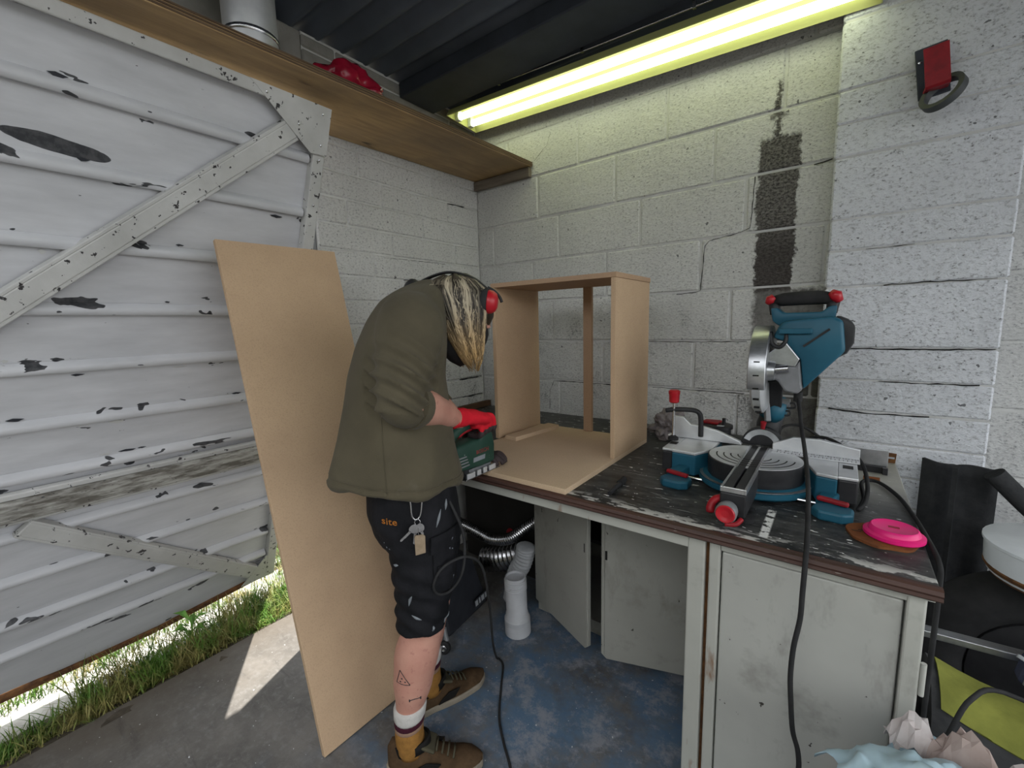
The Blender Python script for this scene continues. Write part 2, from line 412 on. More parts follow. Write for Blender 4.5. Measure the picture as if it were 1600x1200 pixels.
b_.inputs['Emission Color'].default_value = (.93, 1.0, .70, 1); b_.inputs['Emission Strength'].default_value = 3.4

# ================================================================== SETTING
def struct(o): o['kind'] = 'structure'; return o
BLK = {}
def block_mesh(dx, dy, dz, material, name='block'):
    k = (round(dx, 3), round(dy, 3), round(dz, 3), material)
    if k in BLK: return BLK[k]
    bm = bmesh.new(); bmesh.ops.create_cube(bm, size=1)
    for v in bm.verts: v.co = Vector((v.co.x*dx, v.co.y*dy, v.co.z*dz))
    bmesh.ops.bevel(bm, geom=list(bm.edges), offset=.006, segments=1, affect='EDGES')
    me = bpy.data.meshes.new(name); bm.to_mesh(me); bm.free(); me.materials.append(MATS[material]); BLK[k] = me
    return me
def block(parent, lo, hi, material, jig=.0015):
    d = [b-a for a, b in zip(lo, hi)]
    if min(d) < .02: return
    o = bpy.data.objects.new('block', block_mesh(*d, material)); col.objects.link(o)
    o.location = [(a+b)/2+random.uniform(-jig, jig) for a, b in zip(lo, hi)]
    o.rotation_euler = [random.uniform(-.003, .003) for _ in range(3)]
    put(o, parent)

floor = struct(MB().box((-.22, -5.2, -.25), (4.6, .2, 0)).build('floor', 'floor_concrete'))
ground = struct(MB().add([(-40, -40, -.262), (40, -40, -.262), (40, 40, -.262), (-40, 40, -.262)], [(0, 1, 2, 3)]).build('ground', 'yard'))
# strip of earth and the path outside the door
random.seed(3)
def strip(name, material, x0, x1, y0, y1, zf, nx, ny):
    V = []; F = []
    for i in range(nx+1):
        for j in range(ny+1):
            x = x0+(x1-x0)*i/nx; y = y0+(y1-y0)*j/ny; V.append((x, y, zf(x, y)))
    for i in range(nx):
        for j in range(ny):
            a = i*(ny+1)+j; F.append((a, a+1, a+ny+2, a+ny+1))
    return struct(MB().add(V, F).build(name, material, smooth='all'))
nz = lambda x, y, s: noise.noise(Vector((x*s, y*s, 3.1)))
strip('soil_verge', 'soil', -.62, -.16, -5, 1.5, lambda x, y: -.105+.10*max(0, min(1, (x+.44)/.22))+.012*nz(x, y, 9)-.02*(x < -.55), 16, 120)
strip('path', 'path_concrete', -1.0, -.52, -5, 3, lambda x, y: -.10+.003*nz(x, y, 5), 10, 80)
strip('lawn', 'soil', -9, -.86, -7, 9, lambda x, y: -.10+.015*nz(x, y, 2), 40, 60)

wall_back = struct(MB().box((-.25, .006, -.1), (3.4, .22, 2.56)).build('wall_back', 'mortar_paint'))
phase = {3: .11, 2: .33, 1: .24, 0: -.008, -1: .121, -2: .399, -3: .079, -4: .383, -5: .12, -6: .36, -7: .10, -8: .33, -9: .12}
random.seed(11)
for k in range(2, -10, -1):
    z1 = 2.162+.225*k; z0 = z1-.225
    x = phase[k]-.45
    while x < 3.3:
        a = max(x+.004, 0.0); b = min(x+.446, 3.3)
        zz1 = min(z1-.004, 2.555)
        if b-a > .03 and zz1 > z0+.03 and not (1.80 < a and b < 2.18): block(wall_back, (a, 0, z0+.004), (b, .05, zz1), 'block_paint')
        x += .45
wall_front = struct(MB().box((-.06, -1.05, -.1), (-.006, .006, 2.56)).build('wall_front', 'mortar_paint'))
for k in range(-3, 20):
    z1 = 2.162+.1125-.1125*k
    if z1 < .5: break
    z0 = z1-.1125
    off = [0, .225, .11, .3, .06, .17][k % 6]
    y = -1.05-off
    while y < 0:
        L = .45
        a = max(y+.003, -1.05); b = min(y+L-.003, 0); zz = min(z1-.003, 2.55)
        if b-a > .03 and zz-z0 > .03: block(wall_front, (-.05, a, z0+.003), (0, b, zz), 'bare_concrete' if z0 > 2.2 else 'block_paint_front')
        y += L
MB().box((-.22, -3.9, 2.235), (-.004, -1.05, 2.56)).build('lintel', 'bare_concrete', wall_front, .01)
MB().box((-.22, -5.2, -.1), (0, -3.55, 2.56)).build('far_jamb', 'bare_concrete', wall_front, .01)
wall_pier = struct(MB().box((1.768, -.070, -.1), (2.219, .006, 2.56)).build('wall_pier', 'mortar_paint'))
PZ = [0, .225, .45, .67, .78, .895, 1.009, 1.125, 1.2426, 1.464, 1.593, 1.703, 1.916, 2.028, 2.139, 2.36, 2.555]
for z, z2 in zip(PZ, PZ[1:]):
    block(wall_pier, (1.762+random.uniform(-.003, .003), -.075, z+.0022), (2.225, -.008, z2-.0022), 'block_paint_pier_skylit', .001)
def crack(parent, pts, face, w_=.0016):
    # thin open crack along a joint; face = (axis, value)
    P = []
    for (p, q), (p2, q2) in zip(pts, pts[1:]):
        n = max(2, int(math.hypot(p2-p, q2-q)/.02))
        P += [(p+(p2-p)*i/n+random.uniform(-.0018, .0018), q+(q2-q)*i/n+random.uniform(-.0018, .0018)) for i in range(n)]
    P.append(pts[-1])
    V = [Vector((p, face[1], q)) if face[0] == 'y' else Vector((face[1], p, q)) for p, q in P]
    MB().tube(V, [w_*random.uniform(.35, 1.3) for _ in V], 5).build('crack', 'ink_black', parent)
crack(wall_back, [(1.502, 1.93), (1.492, 1.73), (1.44, 1.715), (1.335, 1.702), (1.318, 1.68), (1.303, 1.49), (1.285, 1.482), (1.20, 1.478)], ('y', -.0005))
crack(wall_back, [(.50, .87), (.505, .98), (.53, 1.035), (.62, 1.037), (.9, 1.036)], ('y', -.0005), .002)
crack(wall_back, [(.9, 1.262), (1.2, 1.260), (1.5, 1.262)], ('y', -.0005)); crack(wall_back, [(1.1, 1.037), (1.5, 1.035)], ('y', -.0005))
crack(wall_back, [(.42, 2.24), (.50, 2.30), (.53, 2.36)], ('y', -.0005), .001); crack(wall_back, [(1.70, 1.932), (1.755, 1.94)], ('y', -.0005), .0025)
crack(wall_pier, [(1.80, 1.2426), (1.95, 1.240), (2.215, 1.2426)], ('y', -.0755), .0022); crack(wall_pier, [(1.93, 1.464), (2.05, 1.466), (2.20, 1.465)], ('y', -.0755)); crack(wall_pier, [(1.87, 1.593), (2.0, 1.594)], ('y', -.0755), .0012)
crack(wall_pier, [(1.94, 1.125), (2.05, 1.123), (2.19, 1.126)], ('y', -.0755), .002); crack(wall_pier, [(1.80, 1.012), (1.93, 1.005), (2.08, 1.009)], ('y', -.0755), .003)
crack(wall_front, [(-.26, 2.04), (-.20, 2.045), (-.12, 2.05)], ('x', .0005), .003); crack(wall_front, [(-.70, 1.70), (-.5, 1.705), (-.3, 1.708)], ('x', .0005), .0012); crack(wall_front, [(-.60, 1.60), (-.42, 1.602)], ('x', .0005), .0014)
crack(wall_front, [(-.62, 1.488), (-.2, 1.487)], ('x', .0005)); crack(wall_front, [(-.22, 1.037), (-.02, 1.037)], ('x', .0005), .003); crack(wall_front, [(-.20, .925), (-.02, .925)], ('x', .0005), .003)
struct(MB().box((-3, -6.2, -.26), (8.5, -5.9, 2.5)).build('wall_light_blocker', 'blocker_dark'))  # unseen wall, added to block low sky light for more contrast
# roof: corrugated sheet, corrugations along x
V = []; F = []; ny = 310
for j in range(ny+1):
    y = .15-2.95*j/ny; zz = 2.578+.023*math.cos(2*math.pi*y/.115)
    V += [(-.25, y, zz), (4.4, y, zz-.0)]
for j in range(ny): F.append((2*j, 2*j+1, 2*j+3, 2*j+2))
ceiling = struct(MB().add(V, F).build('ceiling', 'roof_sheet', smooth='all'))
struct(MB().box((0, -.56, 2.485), (4.4, -.335, 2.555)).build('trim_1', 'beam_paint', None, .006))

struct(MB().box((-.042, -1.082, -.1), (-.012, -1.0515, 2.235)).build('trim_2', 'grey_cast', None, .003))
# ------------------------------------------------------------------ up-and-over door, hanging half open
DT = Vector((.276, -1.14, 2.147)); DN = Vector((-.389, 0, -.921)).normalized(); DA = Vector((0, -1, 0)); NRM = Vector((.921, 0, -.389)).normalized()
DM = frame(DT, DA, DN)      # local x along the door, y down it; z axis:
sgn = 1 if DM.col[2].to_3d().dot(NRM) > 0 else -1
def dp(x, y, h=0): return DT+DA*x+DN*y+NRM*h
DW, DH = 2.35, 2.30
door = bpy.data.objects.new('door_1', None); door.location = dp(0, 0); col.objects.link(door); struct(door)
def dpanel():
    nx, ny_ = 40, 46; V = []; F = []
    for i in range(nx+1):
        for j in range(ny_+1):
            x = DW*i/nx; y = DH*j/ny_
            if j == ny_: y += .035*math.sin(min(1, x/.9)*math.pi) - .045*max(0, 1-x/.25)
            h = .004*nz(x, y, 2.5)*(1 if 0 < i < nx else 0); V.append(Vector((x, y, sgn*h)))
    n1 = len(V); V += [v-Vector((0, 0, sgn*.012)) for v in V]
    for i in range(nx):
        for j in range(ny_):
            a = i*(ny_+1)+j; F.append((a, a+1, a+ny_+2, a+ny_+1)); F.append((n1+a, n1+a+ny_+1, n1+a+ny_+2, n1+a+1))
    for i in range(nx):
        for j in (0, ny_):
            a = i*(ny_+1)+j; F.append((a, a+ny_+1, n1+a+ny_+1, n1+a))
    for j in range(ny_):
        for i in (0, nx):
            a = i*(ny_+1)+j; F.append((a, a+1, n1+a+1, n1+a))
    o = MB().add(V, F).build('panel', 'door_paint', smooth=True); o.matrix_basis = DM; return o
put(dpanel(), door)
def rib(y, hgt=.024, wd=.026, x0=.05, name='rib'):
    prof = [(-wd/2-.008, 0), (-wd/2, hgt*.8), (-wd/4, hgt), (wd/4, hgt), (wd/2, hgt*.8), (wd/2+.004, 0)]
    me = MB(); R = []
    for i in range(13):
        x = x0+(DW-.03-x0)*i/12; w_ = .0025*nz(x, y, 6)
        R.append([Vector((x, y+q+w_, sgn*(h+.001))) for q, h in prof])
    o = me.rings(R).build(name, 'door_paint', smooth=True); o.matrix_basis = DM; put(o, door)
for y in (.176, .367, .572, .768, .955, 1.151, 1.335, 1.565, 1.755, 1.955, 2.105): rib(y)
def dbar(name, a, b, wd, h0, h1, material='door_trim_paint', bev=.004):
    A = dp(*a, (h0+h1)/2); B = dp(*b, (h0+h1)/2)
    return MB().bar(A, B, wd, h1-h0, NRM).build(name, material, door, bev)
dbar('top_rail', (0, .012), (DW, .012), .036, -.004, .042)
dbar('stile', (.022, -.006), (.022, 2.24), .044, -.002, .036)
dbar('stile', (DW-.022, -.006), (DW-.022, 2.28), .044, -.002, .036)
dbar('middle_rail', (.03, 1.435), (DW, 1.435), .075, .016, .05, 'rail_dirty')
dbar('middle_rail_lip', (.03, 1.385), (DW, 1.385), .022, .012, .032)
dbar('middle_rail_lip', (.03, 1.487), (DW, 1.487), .022, .012, .030)
def brace(a, b):
    A = Vector(a); B = Vector(b); d = (B-A).normalized(); q = Vector((-d.y, d.x))
    o = thing_part = dbar('diagonal_brace', a, b, .052, .014, .040)
    for s, h in ((-.030, .028), (.030, .026)):
        p0 = A+q*s; p1 = B+q*s
        x = MB().bar(dp(p0.x, p0.y, h/2+.012), dp(p1.x, p1.y, h/2+.012), .010, h, NRM).build('brace_flange', 'door_trim_paint', o, .002)
brace((.125, .098), (1.525, 1.393)); brace((.11, 2.188), (.86, 1.515))
brace((DW-.11, 2.188), (DW-.86, 1.515))
M = DM.copy()
g_ = MB().prism([(-.0, -.006), (.27, -.006), (.06, .152), (-.0, .150)], sgn*.040, sgn*.044, M).build('gusset', 'door_trim_paint', door)
for (x, y) in ((.22, .016), (.03, .02), (.025, .12), (.11, .075), (.024, .17), (.026, .33)):
    MB().lathe([(.0045, 0), (.004, .002), (.001, .0028)], frame(dp(x, y, .043), DA, DN) @ Matrix.Scale(sgn, 4, (0, 0, 1)), 8).build('screw', 'steel', g_)
MB().prism([(.0, 2.13), (.05, 2.11), (.16, 2.262), (.0, 2.262)], sgn*.030, sgn*.034, M).build('gusset', 'door_trim_paint', door)
dbar('bottom_rail', (.0, 2.27), (.5, 2.325), .026, -.014, .012, 'rust')
dbar('bottom_rail', (.5, 2.325), (DW, 2.315), .026, -.014, .012, 'rust')
# flakes of paint lifting beside the ribs
random.seed(23)
for _ in range(34):
    y = random.choice((.176, .367, .572, .768, .955, 1.151, 1.335))+random.choice((-.03, -.026, .026, .03)); x = random.uniform(.1, 1.0); L = random.uniform(.012, .05); w_ = random.uniform(.004, .010)
    n = 7; P = [(x+L*(i/(n-1)-.5)*2*.5, y+w_*math.sin(math.pi*i/(n-1))*random.uniform(.4, 1.2)) for i in range(n)]+[(x+L*.1, y-w_*.5)]
    MB().prism(P, sgn*.0035, sgn*(.0046), M).build('paint_flake', random.choice(('case_dark', 'case_dark', 'door_trim_paint')), door)

# ------------------------------------------------------------------ grass and weeds outside
def blades(spots):
    V = []; F = []
    for (x, y, z_, h, lean, ang, w_) in spots:
        d = Vector((math.cos(ang), math.sin(ang), 0)); s = Vector((-d.y, d.x, 0))*w_; o = len(V); p = Vector((x, y, z_))
        for t in (0, .4, .75):
            c = p+d*(lean*t*t)+Vector((0, 0, h*(t-.35*t*t*lean/max(h, .01)))); V += [c-s*(1-.5*t), c+s*(1-.5*t)]
        V.append(p+d*lean+Vector((0, 0, h*(1-.35*lean/max(h, .01)))))
        F += [(o, o+1, o+3, o+2), (o+2, o+3, o+5, o+4), (o+4, o+5, o+6)]
    return V, F
random.seed(5); S = []
def sow(n, x0, x1, y0, y1, z_, h0, h1, clump=0.):
    k = 0
    while k < n:
        x = random.uniform(x0, x1); y = random.uniform(y0, y1)
        if clump and noise.noise(Vector((x*4, y*4, 0))) < clump: continue
        h = random.uniform(h0, h1); S.append((x, y, z_, h, h*random.uniform(.2, .9), random.uniform(0, 6.28), random.uniform(.0012, .0028))); k += 1
sow(3600, -.46, -.26, -3.2, -1.28, -.09, .04, .12, -.1)
sow(1500, -.50, -.28, -1.95, -1.35, -.09, .09, .21)
sow(1200, -.62, -.30, -1.30, -.6, -.09, .05, .13)
sow(7000, -2.2, -.74, -3.4, 1.2, -.10, .04, .13, .0)
sow(2500, -1.15, -.72, -2.4, .2, -.10, .03, .10)
sow(9000, -4.5, -1.2, -3.5, 5.5, -.10, .06, .18)
sow(1000, -.80, -.68, -2.7, -1.0, -.10, .025, .065, -.1)
sow(1500, -.62, -.28, -1.42, -1.0, -.09, .06, .15)
sow(500, -.30, -.225, -3.0, -1.15, -.03, .02, .07)
V, F = blades(S)
tag(MB().add(V, F).build('grass', 'grass_blade'), 'green and straw-coloured grass growing outside under the half-open garage door', 'grass', kind='stuff')
w = thing('weed_plant', 'broad-leaved green weed among the grass under the garage door', 'weed', (-.47, -1.55, -.09))
for i in range(13):
    a = i*2.4; L = random.uniform(.05, .10); d = Vector((math.cos(a), math.sin(a), 0)); base = Vector((-.47, -1.55, -.09+.012*i)); s = Vector((-d.y, d.x, 0))
    R = [base+d*.004, base+d*L*.45+s*.016+Vector((0, 0, L*.45)), base+d*L+Vector((0, 0, L*.35)), base+d*L*.45-s*.016+Vector((0, 0, L*.45)), base+d*L*.5+Vector((0, 0, L*.38))]
    MB().add(R, [(0, 1, 4), (1, 2, 4), (2, 3, 4), (3, 0, 4)]).build('leaf', 'weed_leaf', w)
MB().tube([(-.47, -1.55, -.10), (-.468, -1.552, -.02), (-.47, -1.55, .075)], .004, 6).build('stem', 'weed_leaf', w)

# ------------------------------------------------------------------ shelf over the door
sh = thing('shelf', 'long plywood shelf fixed high on the front wall above the garage door', 'shelf', (.2, -1.6, 2.19))
def sz(y): return 2.212+.026*y
V = []
for y in (-.004, -3.4):
    for x, dz in ((.003, 0), (.41, 0), (.41, .026), (.003, .026)): V.append((x, y, sz(y)+dz))
MB().add(V, [(0, 1, 2, 3), (7, 6, 5, 4), (0, 4, 5, 1), (1, 5, 6, 2), (2, 6, 7, 3), (3, 7, 4, 0)]).build('board', 'plywood', sh, .002)
for i in range(3):
    z0 = .003+.008*i; V = []
    for y in (-.004, -3.4):
        for x, dz in ((.409, z0), (.4125, z0), (.4125, z0+.005), (.409, z0+.005)): V.append((x, y, sz(y)+dz))
    MB().add(V, [(0, 1, 2, 3), (7, 6, 5, 4), (0, 4, 5, 1), (1, 5, 6, 2), (2, 6, 7, 3), (3, 7, 4, 0)]).build('ply_layer', 'ply_edge', sh)
MB().box((.004, -.032, 2.158), (.405, -.003, 2.207)).build('batten', 'batten_wood', sh, .002)
# things on the shelf
t = thing('flue_pipe', 'shiny galvanised pipe length standing on the shelf by the roof', 'pipe', (.20, -1.34, sz(-1.34)+.026))
zb = sz(-1.34)+.028
MB().lathe([(.078, 0), (.08, .005), (.08, .30), (.083, .303), (.083, .31), (.076, .31), (.074, .01)], Matrix.Translation((.20, -1.34, zb)), 32).build('tube', 'alloy_pale', t, smooth=True)
MB().lathe([(.081, .10), (.084, .104), (.084, .112), (.081, .116)], Matrix.Translation((.20, -1.34, zb)), 32).build('bead', 'steel', t, smooth=True)
def crumple(name, c, r, material, seed, amp=.25, freq=5., flat=None, sub=4):
    bm = bmesh.new(); bmesh.ops.create_icosphere(bm, subdivisions=sub, radius=1)
    for v in bm.verts:
        d = v.co.normalized(); n1 = noise.noise(d*freq*.5+Vector((seed, 0, 0))); n2 = abs(noise.noise(d*freq+Vector((0, seed, 0))))
        k = 1+amp*n1-amp*.9*n2; v.co = Vector((d.x*r[0]*k, d.y*r[1]*k, d.z*r[2]*k))
        if flat is not None and v.co.z < flat: v.co.z = flat
    me = bpy.data.meshes.new(name); bm.to_mesh(me); bm.free(); me.materials.append(MATS[material])
    o = bpy.data.objects.new(name, me); col.objects.link(o); o.location = c; shade(o, 'all'); return o
zt_ = sz(-.75)+.026
tag(crumple('plastic_bag', (.27, -1.02, sz(-1.02)+.026+.034), (.10, .175, .085), 'bag_red', 4, .35, 5.5, -.032), 'crumpled shiny red plastic bag lying on the high shelf', 'bag')
t = thing('door_bolt', 'small rusty metal door bolt on the shelf near the strip light', 'bolt', (.33, -.42, sz(-.42)+.026)); zb = sz(-.42)+.027
MB().box((.29, -.50, zb), (.36, -.32, zb+.008)).build('plate', 'rust', t, .002)
MB().tube([(.325, -.49, zb+.018), (.325, -.33, zb+.018)], .009, 8).build('rod', 'steel', t, smooth=True)
MB().box((.305, -.455, zb+.008), (.345, -.43, zb+.032)).build('keeper', 'alloy', t, .002)
t = thing('plaster_offcut', 'crumbling pale plaster offcut on the shelf end below the strip light', 'offcut', (.33, -.2, sz(-.2)+.026))
tag(t); zb = sz(-.2)+.026
o = crumple('lump', (.33, -.18, zb+.012), (.045, .10, .02), 'mortar_paint', 9, .5, 8, -.011, 3); put(o, t)
o = crumple('lump', (.35, -.285, zb+.010), (.03, .04, .018), 'mortar_paint', 12, .5, 8, -.009, 3); put(o, t)

# ------------------------------------------------------------------ twin fluorescent batten along the back wall
lt = thing('strip_light', 'long twin-tube fluorescent strip light glowing yellow-green under the roof', 'light', (.95, -.14, 2.47))
La = Vector((.08, -.055, 2.462)); Lb = Vector((1.86, -.055, 2.388)); ld = (Lb-La)
def lp(t, y, dz): return La+ld*t+Vector((0, y, dz))
prof = [(-.258, .0), (-.235, .032), (-.16, .050), (-.08, .050), (-.05, .03), (-.028, -.012), (-.024, -.010), (-.046, .034), (-.08, .056), (-.162, .056), (-.240, .037), (-.262, .002)]
MB().rings([[lp(0, y, z_) for y, z_ in prof], [lp(1, y, z_) for y, z_ in prof]]).build('reflector', 'lamp_tray', lt, smooth=True)
for e in (0, 1):
    MB().prism([(p[0], p[1]) for p in prof[:6]], -.002, .002, Matrix.Translation(lp(e, 0, 0)) @ Matrix(((0, 0, 1, 0), (1, 0, 0, 0), (0, 1, 0, 0), (0, 0, 0, 1)))).build('end_plate', 'lamp_tray', lt)
for y in (-.185, -.085):
    MB().tube([lp(.015, y, .014), lp(.985, y, .014)], .0165, 16).build('tube', 'lamp_tube', lt, smooth=True)
    for e in (.008, .992): MB().box(tuple(lp(e, y, .014)+Vector((-.012, -.014, -.018))), tuple(lp(e, y, .014)+Vector((.012, .014, .036)))).build('lamp_holder', 'enamel_white', lt, .002)
MB().tube(catmull([lp(.0, -.268, .05), lp(.2, -.27, .052), lp(.5, -.268, .05), lp(.8, -.27, .052), lp(1.0, -.268, .05)], 6), .004, 8).build('supply_cable', 'steel', lt, smooth='all')
for t_ in (.2, .45, .7): MB().box(tuple(lp(t_, -.275, .045)), tuple(lp(t_, -.262, .075)+Vector((.012, 0, 0)))).build('clip', 'steel', lt, .001)
tag(MB().tube(catmull([(1.02, -.62, 2.55), (1.05, -.60, 2.50), (1.10, -.58, 2.475), (1.16, -.55, 2.48), (1.2, -.53, 2.50), (1.3, -.53, 2.51)], 6), .005, 8).build('roof_cable', 'black_rubber', smooth='all'), 'thin dark cable drooping from the corrugated roof beside the beam', 'cable')

# ================================================================== BENCH
bench = thing('worktop', 'long black scuffed worktop with a brown wooden front edge along the block wall', 'worktop', (1.0, -.5, .82))
MB().prism([(.03, -1.014), (2.0, -1.014), (2.0, -.079), (1.755, -.079), (1.755, -.006), (.03, -.006)], .826, .85, Matrix()).build('top', 'worktop_black', bench, .003)
pr = [(-1.012, .826), (-1.030, .826), (-1.034, .830), (-1.032, .836), (-1.035, .841), (-1.031, .848), (-1.024, .850), (-1.012, .850)]
MB().rings([[Vector((x, y, z_)) for y, z_ in pr] for x in (.03, 2.004)]).build('lipping', 'lipping_wood', bench)
MB().box((.04, -1.0, .783), (1.543, -.975, .8255)).build('apron', 'desk_frame', bench, .003)
MB().box((.04, -.99, .0), (.085, -.945, .783)).build('leg', 'desk_frame', bench, .003)
MB().box((.04, -.06, .0), (.085, -.015, .8255)).build('leg', 'desk_frame', bench, .003)

ped = thing('desk_pedestal', 'pale grey painted steel desk pedestal with rusty frame under the worktop', 'pedestal', (1.76, -.5, 0))
MB().box((1.56, -.975, .02), (1.985, -.085, .825)).build('body', 'desk_panel', ped, .003)
MB().box((1.541, -1.002, 0), (1.583, -.955, .8255)).build('post', 'desk_frame', ped, .004)
MB().box((1.583, -.985, 0), (1.592, -.955, .8255)).build('gap_strip', 'rust', ped)
MB().box((1.592, -1.000, 0), (1.618, -.970, .8255)).build('stile', 'desk_frame', ped, .004)
MB().box((1.618, -1.000, .797), (1.962, -.972, .8255)).build('top_rail', 'desk_frame', ped, .003)
MB().box((1.958, -1.003, 0), (1.988, -.97, .8255)).build('stile', 'desk_frame', ped, .004)
MB().box((1.618, -1.000, .0), (1.96, -.972, .06)).build('bottom_rail', 'desk_frame', ped, .003)
pn = MB().box((1.621, -.994, .062), (1.955, -.973, .793)).build('door', 'desk_panel', ped, .004)
for z_ in (.64, .22):
    h = MB().tube([(1.993, -.998, z_-.035), (1.993, -.998, z_+.035)], .005, 10).build('hinge', 'desk_frame', pn, smooth=True)
MB().box((1.95, -1.008, .812), (1.998, -1.0, .8255)).build('corner_strip', 'desk_frame', ped, .002)

cup = thing('cupboard', 'dingy cream two-door cupboard standing ajar beneath the worktop', 'cupboard', (1.13, -.3, 0))
b = MB(); b.box((.762, -.54, .03), (.782, -.04, .80)); b.box((1.49, -.59, .03), (1.51, -.04, .80)); b.box((.782, -.06, .03), (1.49, -.04, .80)); b.box((.782, -.54, .03), (1.49, -.06, .09)); b.box((.782, -.54, .78), (1.49, -.06, .80))
b.build('body', 'cupboard_door', cup, .002)
MB().box((.785, -.50, .42), (1.488, -.062, .435)).build('shelf', 'dark_inside', cup)
def cdoor(h, e, z0, z1, flip):
    h = Vector((*h, 0)); e = Vector((*e, 0)); d = (e-h); L = d.length; M = frame(h, d, (0, 0, 1))
    s = -1 if M.col[2].y > 0 else 1
    c = .02; pts = [(0, z0), (L-c, z0), (L, z0+c), (L, z1), (0, z1)]
    o = MB().prism(pts, 0, s*.016, M).build('door', 'cupboard_door', cup, .003)
    MB().prism([(L-.022, .50), (L-.014, .50), (L-.014, .535), (L-.022, .535)], s*.0155, s*.0168, M).build('finger_hole', 'ink_black', o)
    MB().prism([(L-.012, z0+.02), (L-.004, z0+.02), (L-.004, z1), (L-.012, z1)], s*.016, s*.020, M).build('edge_lip', 'cupboard_door', o)
cdoor((.775, -.556), (1.122, -.712), .10, .775, 0); cdoor((1.505, -.600), (1.166, -.712), .10, .775, 1)

# ------------------------------------------------------------------ under the bench
def ribbed(path, r, pitch, amp, n=16, k=10):
    P = catmull(path, k); L = sum((P[i+1]-P[i]).length for i in range(len(P)-1)); cnt = max(2, int(L/pitch))
    acc = [0]
    for i in range(len(P)-1): acc.append(acc[-1]+(P[i+1]-P[i]).length)
    Q = []; R = []
    for j in range(cnt*4+1):
        s = L*j/(cnt*4); i = max(q for q in range(len(acc)) if acc[q] <= s+1e-9); i = min(i, len(P)-2)
        f_ = (s-acc[i])/max(1e-9, acc[i+1]-acc[i]); Q.append(P[i].lerp(P[i+1], f_)); R.append(r+amp*(1 if j % 4 in (1, 2) else -1))
    return MB().tube(Q, R, n)
tag(ribbed([(.20, -.50, .30), (.33, -.50, .285), (.45, -.5, .27), (.56, -.49, .30), (.64, -.46, .365), (.735, -.42, .44)], .027, .012, .002).build('flexible_duct', 'steel', smooth='all'), 'thin shiny ribbed metal duct curving through the dark under the worktop', 'duct', 'metal ducts under the bench')
tag(ribbed([(.34, -.41, .085), (.43, -.415, .12), (.52, -.41, .16), (.60, -.40, .20)], .066, .026, .005, 20).build('flexible_duct', 'steel', smooth='all'), 'thick ribbed metal duct lying behind the white plastic pipe', 'duct', 'metal ducts under the bench')
tag(ribbed([(.712, -.56, .335), (.708, -.56, .31), (.700, -.565, .275), (.688, -.57, .24), (.665, -.575, .19), (.65, -.58, .10), (.645, -.59, .052)], .044, .016, .0025).build('ribbed_hose', 'hose_white', smooth='all'), 'white wrinkled ventilation hose standing behind the white plastic pipe', 'hose')
t = thing('soil_pipe', 'white plastic soil pipe connector standing upright on the blue floor', 'pipe', (.752, -.69, 0))
M = Matrix.Translation((.752, -.69, 0)) @ Matrix.Rotation(math.radians(-2), 4, 'Y')
MB().lathe([(.054, 0), (.058, .004), (.058, .045), (.056, .05), (.0575, .055), (.0575, .072), (.052, .078), (.050, .095), (.047, .10), (.047, .205), (.044, .265), (.040, .265), (.043, .20), (.044, .01)], M, 32).build('tube', 'pvc_white', t, smooth=True)
for i in range(5): MB().lathe([(.0465, .205+.010*i), (.0495, .208+.010*i), (.0495, .211+.010*i), (.0465, .214+.010*i)], M, 32).build('thread', 'pvc_white', t, smooth=True)
t = thing('added_dark_chest', 'black chest added to darken the far corner under the worktop', 'chest', (.38, -.2, 0))  # invented chest, put here to keep the space under the worktop dark
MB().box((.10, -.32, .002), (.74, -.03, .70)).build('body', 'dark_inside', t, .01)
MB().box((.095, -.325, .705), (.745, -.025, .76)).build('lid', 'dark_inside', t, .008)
MB().lathe([(.02, 0), (.024, .004), (.02, .014), (.004, .016)], Matrix.Translation((.44, -.323, .23)) @ Matrix.Rotation(math.radians(90), 4, 'X'), 16).build('red_knob', 'red_paint', t, smooth=True)
t = thing('tool_case', 'dark tool case on the floor behind the person\'s legs, under the bench', 'case', (.42, -.76, 0))
MB().add([(.27, -.93, .0), (.53, -.90, 0), (.50, -.60, 0), (.27, -.60, 0), (.27, -.93, .36), (.47, -.91, .38), (.46, -.66, .25), (.27, -.62, .25)], [(3, 2, 1, 0), (4, 5, 6, 7), (0, 1, 5, 4), (1, 2, 6, 5), (2, 3, 7, 6), (3, 0, 4, 7)]).build('body', 'case_dark', t, .012)
Mf = frame((.512, -.665, .055), (-.12, 1, 0), (-.15, -.02, 1))
MB().prism([(-.055, -.018), (.055, -.018), (.055, .018), (-.055, .018)], .002, .004, Mf).build('label', 'case_dark', t)
for i, (x, w_) in enumerate(((-.04, .02), (-.015, .012), (.01, .022), (.036, .014))):
    MB().prism([(x-w_/2, -.013), (x+w_/2, -.013), (x+w_/2, .012), (x-w_/2, .012)], .004, .0046, Mf).build('label_print', 'label_white', t)
t = thing('castor', 'small black castor wheel lying by the far shoe', 'castor', (.575, -.97, 0))
Mc = Matrix.Translation((.575, -.97, .026)) @ Matrix.Rotation(math.radians(80), 4, 'X') @ Matrix.Rotation(.4, 4, 'Y')
MB().lathe([(.008, -.010), (.022, -.010), (.026, -.006), (.026, .006), (.022, .010), (.008, .010)], Mc, 20).build('wheel', 'black_rubber', t, smooth=True)
MB().lathe([(.009, .009), (.013, .012), (.009, .014), (.005, .012)], Mc, 14).build('hub', 'steel', t, smooth=True)
MB().tube([(.575, -.955, .045), (.56, -.95, .075), (.55, -.945, .09)], .010, 8).build('fork', 'grey_cast', t, smooth=True)

